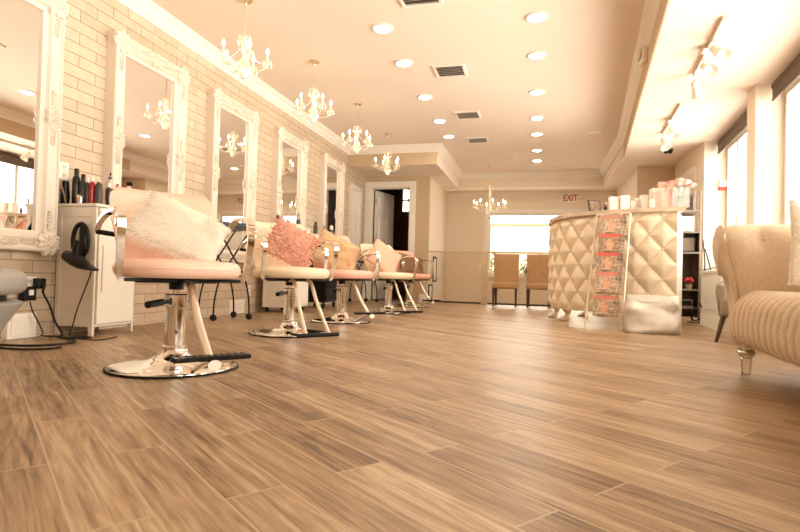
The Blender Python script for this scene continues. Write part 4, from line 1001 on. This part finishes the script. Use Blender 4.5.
# ------------------------------------------------------------------ magazine rack
t = thing('magazine_rack', (.62, 5.5, 0), 'thin ladder magazine rack leaning against the tufted desk', 'magazine rack')
BL, BR = V((.455, 5.52, 0)), V((.785, 5.50, 0)); TL, TR = V((.585, 5.90, 1.15)), V((.885, 5.76, 1.15)); o_ = V((.62, 5.5, 0))
m_rack = mat('champagne_metal', (.72, .60, .45), .35, .6)
for a, b_ in ((BL, TL), (BR, TR)): MB().tube([a - o_ + V((0, 0, .006)), b_ - o_], .010, 8).build('rail', m_rack, t, smooth=60)
MB().tube([TL - o_, TR - o_], .008, 8).build('top_bar', m_rack, t)
def on_rack(u, q, out=0):   # u across 0..1, q up 0..1
    a = BL.lerp(TL, q); b_ = BR.lerp(TR, q); p = a.lerp(b_, u); n_ = (BR - BL).cross(TL - BL).normalized(); 
    return p + n_ * out
nR = (BR - BL).cross(TL - BL).normalized()
if nR.y > 0: nR = -nR
tiers = [(.10, .14), (.30, .22), (.47, .18), (.635, .20), (.80, .16)]
for q, _ in tiers:
    p0, p1 = on_rack(.06, q) - o_, on_rack(.94, q) - o_; out = nR * .045
    MB().tube([p0, p0 + out, p0 + out + V((0, 0, .03)), p1 + out + V((0, 0, .03)), p1 + out, p1], .0035, 6).build('shelf_wire', m_rack, t)
cov = [((.40, .29, .20), (.52, .16, .10)), ((.44, .30, .20), (.60, .20, .14)), ((.36, .24, .16), (.55, .10, .07)), ((.30, .19, .12), (.62, .12, .08)), ((.38, .28, .20), (.45, .20, .14))]
lab = ['magazine with small red prints on the lowest tier of the rack', 'magazine with a portrait cover on the second tier from the floor', 'magazine with a reddish cover on the middle tier of the rack', 'magazine with a red masthead on the second tier from the top', 'magazine with a pale cover on the top tier of the rack']
for i, (q, hh) in enumerate(tiers):
    for back in (0, 1):
        p = on_rack(.5 + .10 * back, q) + nR * (.032 - .020 * back) + V((0, 0, .004))
        lx = (BR - BL).normalized(); lz = (TL - BL + TR - BR).normalized(); ly = lz.cross(lx).normalized(); lz = lx.cross(ly)
        M_ = Matrix((lx, ly, lz)).transposed().to_4x4(); M_.translation = p
        hgt = .215 if back == 0 else .235
        t2 = bpy.data.objects.new('magazine', None); col.objects.link(t2); t2.matrix_world = M_
        tag(t2, lab[i] if not back else 'back copy tucked behind the ' + lab[i][:lab[i].index(' on the')] .replace('magazine', 'front magazine') + ' on ' + ['the lowest tier', 'the second lowest tier', 'the middle tier', 'the second highest tier', 'the top tier'][i], 'magazine', 'magazines on the rack')
        pm = mat('cover_%d_%d' % (i, back), cov[(i + back) % 5][0], .35, noise_=.8, nscale=34)
        MB().box(-.105, .105, -.006, .0, 0, hgt).build('pages', pm, t2)
        # front is the side towards nR
        s_ = 1 if ly.dot(nR) > 0 else -1
        y0, y1 = (.0003, .0008) if s_ > 0 else (-.0068, -.0063)
        MB().box(-.095, .095, y0, y1, hgt - .05, hgt - .012).build('masthead', mat('mast_%d' % i, cov[(i + 2 * back) % 5][1], .4), t2)
        if not back:
            fc = MB(); fc.prism([(a * .5, b_) for a, b_ in superell(.13, .12, 20, 2)], y0, y1); fc.xf(Matrix.Translation((0, 0, .09)) @ Matrix(((1, 0, 0, 0), (0, 0, 1, 0), (0, 1, 0, 0), (0, 0, 0, 1))))
            fc.build('cover_portrait', m_skin, t2)
# silver bag
t = thing('silver_floor_bag', (1.025, 5.38, 0), 'silver quilted fold-over bag standing in front of the desk', 'bag', rz=radians(6))
rings = []
for k in range(25):
    q = k / 24; z = .33 * q; w_ = .49 - .03 * q + .015 * sin(q * pi); d_ = .17 * (1 - q) ** .6 + .035; ring = []
    if q < .08: w_ -= .03 * (1 - q / .08); d_ -= .03 * (1 - q / .08)
    for x, y in superell(w_, d_, 64, 5):
        n_ = noise.noise(V((x * 6, y * 6, z * 7))) * .030 + noise.noise(V((x * 19, y * 12, z * 16))) * .008
        ring.append(V((x + n_ * .5, y + n_ * (1 if abs(y) > .02 else .3), z)))
    rings.append(ring)
MB().loft(rings).build('body', m_silver, t, smooth=70)
MB().loft([[V((x, y + .004 * sin(x * 30), z)) for x, y in superell(.465, d_, 40, 5)] for z, d_ in ((.285, .088), (.30, .083), (.335, .062), (.345, .05), (.35, .03))]).build('folded_top', m_silver, t, smooth=60)
MB().box(-.21, .21, -.004, .004, .349, .354).build('zip', m_brushed, t)

# ------------------------------------------------------------------ railing and stair pictures
t = thing('glass_railing', (-1.965, YD + .02, 0), 'glass stair railing with a pale wooden handrail and post', 'railing')
MB().box(0, 3.50, -.025, .025, .925, .953).build('handrail', m_woodrail, t, bevel=.005)
MB().box(.985, 1.095, -.04, .04, 0, .924).build('post', m_woodrail, t, bevel=.006)
MB().box(.02, .98, -.005, .005, .03, .924).build('glass_panel', m_railglass, t); MB().box(1.10, 3.50, -.005, .005, .03, .924).build('glass_panel', m_railglass, t)
MB().box(.005, .98, -.012, .012, .0, .03).box(1.10, 3.50, -.012, .012, 0, .03).build('bottom_rail', m_darkwood, t)
for (y, z, h, l) in ((10.55, .62, .50, 'dark framed picture on the stair side wall, larger and higher one'), (10.15, .18, .30, 'dark framed picture low on the stair side wall, smaller one')):
    t = thing('framed_picture', (-1.98, y, z - h / 2), l, 'picture')
    MB().box(0, .02, -.17, -.135, 0, h).box(0, .02, .135, .17, 0, h).box(0, .02, -.135, .135, 0, .035).box(0, .02, -.135, .135, h - .035, h).build('frame', m_black, t, bevel=.002)
    MB().box(.001, .010, -.135, .135, .035, h - .035).build('print', m_card, t)
t = thing('light_switch', (-1.20, YB, .72), 'white switch plate on the back wall beside the window', 'switch')
MB().box(-.04, .04, -.008, 0, -.06, .06).build('plate', m_card, t, bevel=.003); MB().box(-.012, .012, -.014, -.008, -.025, .025).build('rocker', m_card2, t)
t = thing('sill_ornament', (-.23, YB - .035, .53), 'small dark ornament on the back window sill between the two dining chairs', 'ornament')
MB().lathe([(.03, 0), (.03, .01), (.008, .02), (.008, .06), (.03, .09), (.035, .12), (.015, .15), (.02, .18), (.001, .21)], n=14).build('body', m_darkwood, t, smooth=50)
for s_ in (-1, 1): MB().tube(bez((0, 0, .10), (s_ * .06, 0, .10), (s_ * .08, 0, .16), (s_ * .05, 0, .20), 6), .007, 6).build('branch', m_darkwood, t)
# waste bin by the doorway
t = thing('waste_bin', (-2.20, 9.62, 0), 'tan round waste bin standing by the doorway behind the far chairs', 'waste bin')
MB().lathe([(.11, 0), (.115, .01), (.14, .40), (.145, .405), (.135, .405), (.108, .02), (.001, .02)], n=28).build('bin', mat('tan_bin', (.42, .27, .14), .5), t, smooth=40)
MB().lathe([(.149, .385), (.15, .41), (.142, .415), (.138, .40)], n=28, caps=False).build('rim', m_card2, t, smooth=40)

# ------------------------------------------------------------------ dining chairs
def dining_chair(x, y, label):
    t = thing('dining_chair', (x, y, 0), label, 'chair', group='upholstered chairs by the railing')
    seat = [(a, b_) for a, b_ in superell(.43, .42, 32, 7)]
    MB().cushion(seat, .30, .40, .03, 4, .012).build('seat', m_dchair, t, smooth=60)
    rings = []
    for k in range(11):
        q = k / 10; z = .37 + .535 * q; yb = .185 + .07 * q ** 1.4; wd = .205 + .012 * q; th_ = .032 * (1 - .5 * max(0, (q - .9) / .1))
        rings.append([V((a * wd, yb + b_ * th_ - .012 * (1 - a * a), z)) for a, b_ in superell(2, 2, 32, 6)])
    MB().loft(rings).build('backrest', m_dchair, t, smooth=50)
    for sx in (-1, 1):
        MB().loft([[V((sx * .185 + a, -.175 + b_, z)) for a, b_ in ((-w_, -w_), (w_, -w_), (w_, w_), (-w_, w_))] for z, w_ in ((0, .014), (.31, .022))]).build('leg', m_darkwood, t, bevel=.003)
        MB().loft([[V((sx * (.170) + a, .17 + off + b_, z)) for a, b_ in ((-w_, -w_), (w_, -w_), (w_, w_), (-w_, w_))] for z, w_, off in ((0, .014, .065), (.12, .017, .03), (.31, .022, .0))]).build('leg', m_darkwood, t, bevel=.003)
dining_chair(-.525, 9.42, 'tan upholstered dining chair with dark legs, left one by the railing')
dining_chair(.035, 9.42, 'tan upholstered dining chair with dark legs, right one next to the desk')

# ------------------------------------------------------------------ shelf unit behind the desk
t = thing('shelf_unit', (1.70, 7.36, 0), 'grey metal shelf unit full of small things behind the right end of the desk', 'shelf')
for x in (-.20, .20):
    for y in (-.15, .15): MB().box(x - .012, x + .012, y - .012, y + .012, 0, 1.60).build('post', m_metalgrey, t)
for z in (.16, .38, .83, 1.08, 1.34): MB().box(-.21, .21, -.16, .16, z, z + .02).build('shelf_board', m_metalgrey, t, bevel=.002)
MB().box(-.19, .19, .150, .156, .05, 1.58).build('back_panel', m_darkwood, t)
MB().box(.186, .192, -.135, .135, .05, 1.10).build('side_panel', m_darkwood, t)
def sitem(name, dx, dy, z, w_, d_, h, m, m2, label, cat):
    t = thing(name, (1.70 + dx, 7.36 + dy, z), label, cat)
    MB().box(-w_ / 2, w_ / 2, -d_ / 2, d_ / 2, 0, h).build('body', m, t, bevel=.003)
    MB().box(-w_ / 2 + .015, w_ / 2 - .015, -d_ / 2 - .002, -d_ / 2, .015, h - .015).build('front_face', m2, t)
sitem('picture_frame', .08, -.02, 1.101, .16, .02, .20, m_card2, m_card, 'white framed card on the upper shelf behind the desk', 'picture frame')
sitem('storage_box', .09, .0, .851, .16, .14, .19, m_black, m_taupe, 'dark box with a grey front on the shelf below the white frame', 'box')
sitem('receipt_printer', -.06, -.02, .401, .20, .18, .12, m_black, m_rubber, 'black receipt printer on the open shelf behind the desk', 'printer')
sitem('router_box', .08, -.02, .181, .14, .12, .09, m_metalgrey, m_black, 'grey cable box on the lowest shelf behind the desk', 'box')
t = thing('red_flower_pot', (1.79, 7.24, .401), 'small pot with red flowers on the dark shelf behind the desk', 'flower pot')
MB().lathe([(.03, 0), (.04, .06), (.001, .06)], n=14).build('pot', m_taupe, t, smooth=40)
for k in range(7): MB().sphere((.035 * cos(k), .035 * sin(k), .10 + .012 * (k % 3)), .02, 7, 5).tube([(0, 0, .05), (.035 * cos(k), .035 * sin(k), .10)], .002, 4).build('red_flower', mat('flower_red', (.55, .03, .03), .6), t)
for k, pts in enumerate(([(1.955, 7.3, 1.0), (1.97, 7.27, .7), (1.95, 7.25, .4), (1.97, 7.2, .1), (1.9, 7.10, .01), (1.75, 7.12, .01)], [(1.99, 7.35, .9), (2.02, 7.2, .6), (2.0, 7.15, .35), (2.03, 7.12, .12), (1.96, 6.98, .01)], [(1.84, 7.17, .20), (1.80, 7.15, .05), (1.87, 7.13, .04), (1.92, 7.14, .14), (1.89, 7.16, .24)])):
    cord(pts, .008, 'loose_cable', ['dark cable hanging down beside the shelf unit to the floor', 'outer dark cable looping beside the shelf unit near the side wall', 'short looped cable under the lowest shelf of the unit'][k])

# window bench cabinet
t = thing('window_bench', (1.70, 5.3, 0), 'low white panelled bench cabinet along the street windows', 'bench')
def bx(y): return .0 + (y - 5.3) * .0866
MB().prism([(bx(5.95), .66), (.34, .66), (.40, 1.55), (bx(6.85), 1.55)], 0, .58).build('body', m_white, t)
MB().prism([(bx(5.95) - .02, .64), (.34, .64), (.40, 1.57), (bx(6.85) - .02, 1.57)], .58, .61).build('top', m_white, t, bevel=.004)
MB().prism([(bx(5.95) - .015, .645), (bx(5.95), .645), (bx(6.85), 1.565), (bx(6.85) - .015, 1.565)], 0, .13).build('plinth', m_trim, t)
MB().prism([(bx(6.02) - .008, .74), (bx(6.02), .74), (bx(6.78), 1.48), (bx(6.78) - .008, 1.48)], .19, .53).build('panel', m_white, t, bevel=.003)
MB().tube([(.05, 1.2, .616), (.10, 1.0, .64), (.2, .9, .616)], .006, 6).build('cable_clip', m_black, t)

# ------------------------------------------------------------------ taupe chair behind the sofa
t = thing('tub_chair', (1.72, 4.90, 0), 'taupe velvet tub chair with dark tapered legs behind the sofa', 'chair', rz=radians(-35))
MB().cushion(superell(.50, .50, 36, 3), .20, .36, .04, 5, .015).build('seat', m_taupe, t, smooth=60)
rings = []
for k in range(25):
    a = radians(-20 + 220 * k / 24); q = abs(k - 12) / 12; ztop = .56 - .10 * q ** 2
    c, s_ = cos(a), sin(a); ring = []
    dent = .008 * sin(k * 1.6)
    for rr, z in ((.25, .20), (.235, .30), (.225 + dent, ztop - .04), (.235, ztop - .01), (.265, ztop), (.295, ztop - .015), (.30, ztop - .06), (.285, .30), (.27, .20)): ring.append(V((rr * c, rr * s_, z)))
    rings.append(ring)
MB().loft(rings).build('tub_back', m_taupe, t, smooth=60)
for (x, y) in ((-.19, -.19), (.19, -.19), (-.19, .19), (.19, .19)): MB().tube([(x, y, .205), (x * 1.2, y * 1.2, 0.002)], [.022, .012], 10).build('leg', m_darkwood, t, smooth=60)

# ------------------------------------------------------------------ sofa
t = thing('sofa', (1.0, 3.1, 0), 'oatmeal linen rolled-arm sofa on clear legs at the right edge', 'sofa', rz=radians(-4.9))
# seat (local: x deeper, y towards the camera negative)
rings = []; y_a, y_b = -2.3, .20; nY = 300
sec = []
for i in range(9): a = pi / 2 * i / 8; sec.append((.09 - .09 * sin(a) + .0, .15 + .09 * (1 - cos(a)) ))
sec2 = [(.0, .24), (-.005, .28), (.0, .32)]
top = [(.0 + .12 * (1 - cos(pi / 2 * i / 8)), .32 + .115 * sin(pi / 2 * i / 8)) for i in range(1, 9)]
prof = [(.62, .15)] + sec + sec2[:2] + [(0, .32)] + top + [(.35, .44), (.62, .44)]
for k in range(nY + 1):
    y = y_b + (y_a - y_b) * k / nY; e = 0
    if k < 14: e = .06 * (1 - sqrt(1 - ((14 - k) / 14) ** 2))
    ring = []
    for (x, z) in prof:
        fr_ = 1 if x < .13 else 0
        pl = ((1 - abs(cos((y + .15 * (z - .3)) * pi / .085)) ** 6) ** .5) * .020 * fr_
        ring.append(V((x - pl + e * (1 if x < .4 else 0) + .0, y, z - (e * .5 if z > .4 else 0) + (.006 * noise.noise(V((x * 4, y * 4, 0)))))))
    rings.append(ring)
MB().loft(rings, closed=True).build('seat_cushion', m_linen, t, smooth=60)
# rolled arm at the far end
arm_sec = [(.02, .16), (.015, .40), (.02, .52), (.035, .62)] + [(.15 + .115 * cos(radians(a)), .67 + .115 * sin(radians(a))) for a in range(190, -60, -16)] + [(.20, .55), (.19, .40), (.20, .16)]
rings = []; nX = 60
for k in range(nX + 1):
    x = .0 + .84 * k / nX; e = 0
    if k < 5: e = .035 * (1 - sqrt(1 - ((5 - k) / 5) ** 2))
    ring = []
    for (y, z) in arm_sec:
        cy, cz = .11, .5
        dent = 0
        for bx_, bz in ((.13, .70), (.42, .70), (.71, .70), (.28, .53), (.57, .53)):
            if y < .12: dent += .028 * math.exp(-((x - bx_) ** 2 + (z - bz) ** 2) / .0022) + .010 * math.exp(-((x - bx_) ** 2) / .0004) * math.exp(-((z - bz - .05) ** 2) / .006)
        sy = 1 - e / .12; ring.append(V((x + (1 - k / nX) ** 6 * (.03 - .09 * max(0, min(1, (z - .25) / .45))), cy + (y - cy) * sy + dent, z - (e if z > .7 else 0))))
    rings.append(ring)
MB().loft(rings).build('arm', m_linen, t, smooth=60)
# front scroll face of the arm with small pleats
rg = []
for sc_, dx in ((1.0, -.058), (.93, -.075), (.7, -.082), (.35, -.078), (.05, -.07)):
    rg.append([V((dx + .06 + (.03 - .09 * max(0, min(1, (z - .25) / .45))) - .004 * sin(i * 2.4), .11 + (y - .11) * sc_, .50 + (z - .50) * sc_)) for i, (y, z) in enumerate(arm_sec)])
MB().loft(rg).build('arm_front', m_linen, t, smooth=60)
for (bx_, bz) in ((.13, .70), (.42, .70), (.71, .70)): MB().sphere((bx_, .066, bz), .012, 10, 6, (1, .5, 1)).build('button', m_linen, t, smooth=60)
# back along the window
bs = [(.58, .16), (.575, .44), (.58, .62)] + [(.68 + .10 * cos(radians(a)), .68 + .10 * sin(radians(a))) for a in range(190, -60, -20)] + [(.74, .50), (.74, .16)]
rings = []
for k in range(41):
    y = .05 - 2.35 * k / 40; rings.append([V((x - (.012 * sin(y * 20) if x < .63 and z > .4 else 0), y, z)) for x, z in bs])
MB().loft(rings).build('backrest', m_linen, t, smooth=60)
def acr_leg(x, y):
    MB().lathe([(.016, 0), (.022, .004), (.021, .03), (.025, .05), (.022, .055), (.027, .075), (.03, .08), (.024, .088), (.036, .10), (.042, .118), (.036, .136), (.022, .146), (.022, .152)], (x, y, 0), 20).build('leg', m_acrylic, t, smooth=60)
    MB().lathe([(.024, .1), (.0435, .112), (.0435, .122), (.03, .13)], (x, y, 0), 20).build('leg_collar', m_chrome, t, smooth=60)
acr_leg(.05, .06); acr_leg(.66, .06); acr_leg(.05, -2.2); acr_leg(.66, -2.2)
# pillow on the sofa
t2 = thing('sofa_pillow', (1.34, 2.90, .64), 'cream fluffy pillow leaning in the corner of the sofa at the right edge', 'pillow')
t2.rotation_euler = (radians(-14), radians(8), radians(10))
mb, P = pillow_body(.44, .42, .16); b = mb.build('cover', m_furbody_w, t2, smooth=180); weld(b)
rnd = random.Random(5); vs = []; fs = []
for k in range(5000):
    u, v = rnd.uniform(-1, 1), rnd.uniform(-1, 1)
    if rnd.random() < .2: u = math.copysign(1, u)
    p = P(u, v, -1); nrm = V((u * .6, -1, v * .6)).normalized(); d = (nrm + V((rnd.uniform(-1, 1), rnd.uniform(-.5, .5), rnd.uniform(-1, 1))) * .6).normalized(); L_ = .022 * rnd.uniform(.6, 1.2)
    wv = d.orthogonal().normalized() * .002; o = len(vs); vs += [p - wv, p + wv, p + d * L_]; fs.append((o, o + 1, o + 2))
me = bpy.data.meshes.new('fur'); me.from_pydata(vs, [], fs); me.materials.append(m_furw); o = bpy.data.objects.new('fur', me); col.objects.link(o); o.parent = t2

# ------------------------------------------------------------------ light
w = bpy.data.worlds.new('World'); scene.world = w; w.use_nodes = True
bg = w.node_tree.nodes['Background']
wn_, wl = w.node_tree.nodes, w.node_tree.links
tcw = wn_.new('ShaderNodeTexCoord'); sxw = wn_.new('ShaderNodeSeparateXYZ'); wl.new(tcw.outputs['Generated'], sxw.inputs[0])
rw_ = wn_.new('ShaderNodeMapRange'); rw_.inputs['From Min'].default_value = -.05; rw_.inputs['From Max'].default_value = .05
rw_.inputs['To Min'].default_value = 18; rw_.inputs['To Max'].default_value = 8.5; wl.new(sxw.outputs[2], rw_.inputs['Value'])   # stand-in pavement glow added below to brighten the ceiling, overcast sky above
bg.inputs[0].default_value = (1, .928, .82, 1); wl.new(rw_.outputs[0], bg.inputs[1])
def portal(loc, rot, sx, sy):
    l = bpy.data.lights.new('window_portal', 'AREA'); l.shape = 'RECTANGLE'; l.size = sx; l.size_y = sy; l.cycles.is_portal = True
    o = bpy.data.objects.new('window_portal', l); col.objects.link(o); o.location = loc; o.rotation_euler = rot
a5 = atan2(.0866, 1)
def sportal(y0, y1):
    yc = (y0 + y1) / 2; M_ = Matrix.Rotation(-a5, 4, 'Z') @ Matrix.Rotation(pi / 2, 4, 'Y')   # -Z points to -X
    portal((wx(yc) + .13, yc, 1.42), M_.to_euler(), 1.72, (y1 - y0))
sportal(5.931, 7.879); sportal(1.75, 5.689); sportal(-1.4, 1.3)
portal(((wx0 + wx1) / 2, YB + .13, (wz0 + wz1) / 2), (-pi / 2, 0, 0), wx1 - wx0, wz1 - wz0)
cy_ = scene.cycles
cy_.use_denoising = True; cy_.max_bounces = 10; cy_.diffuse_bounces = 6; cy_.glossy_bounces = 5; cy_.transparent_max_bounces = 24; cy_.sample_clamp_indirect = 6
vs = scene.view_settings; vs.view_transform = 'Standard'; vs.look = 'None'; vs.gamma = 1; vs.use_curve_mapping = False; vs.exposure = .12
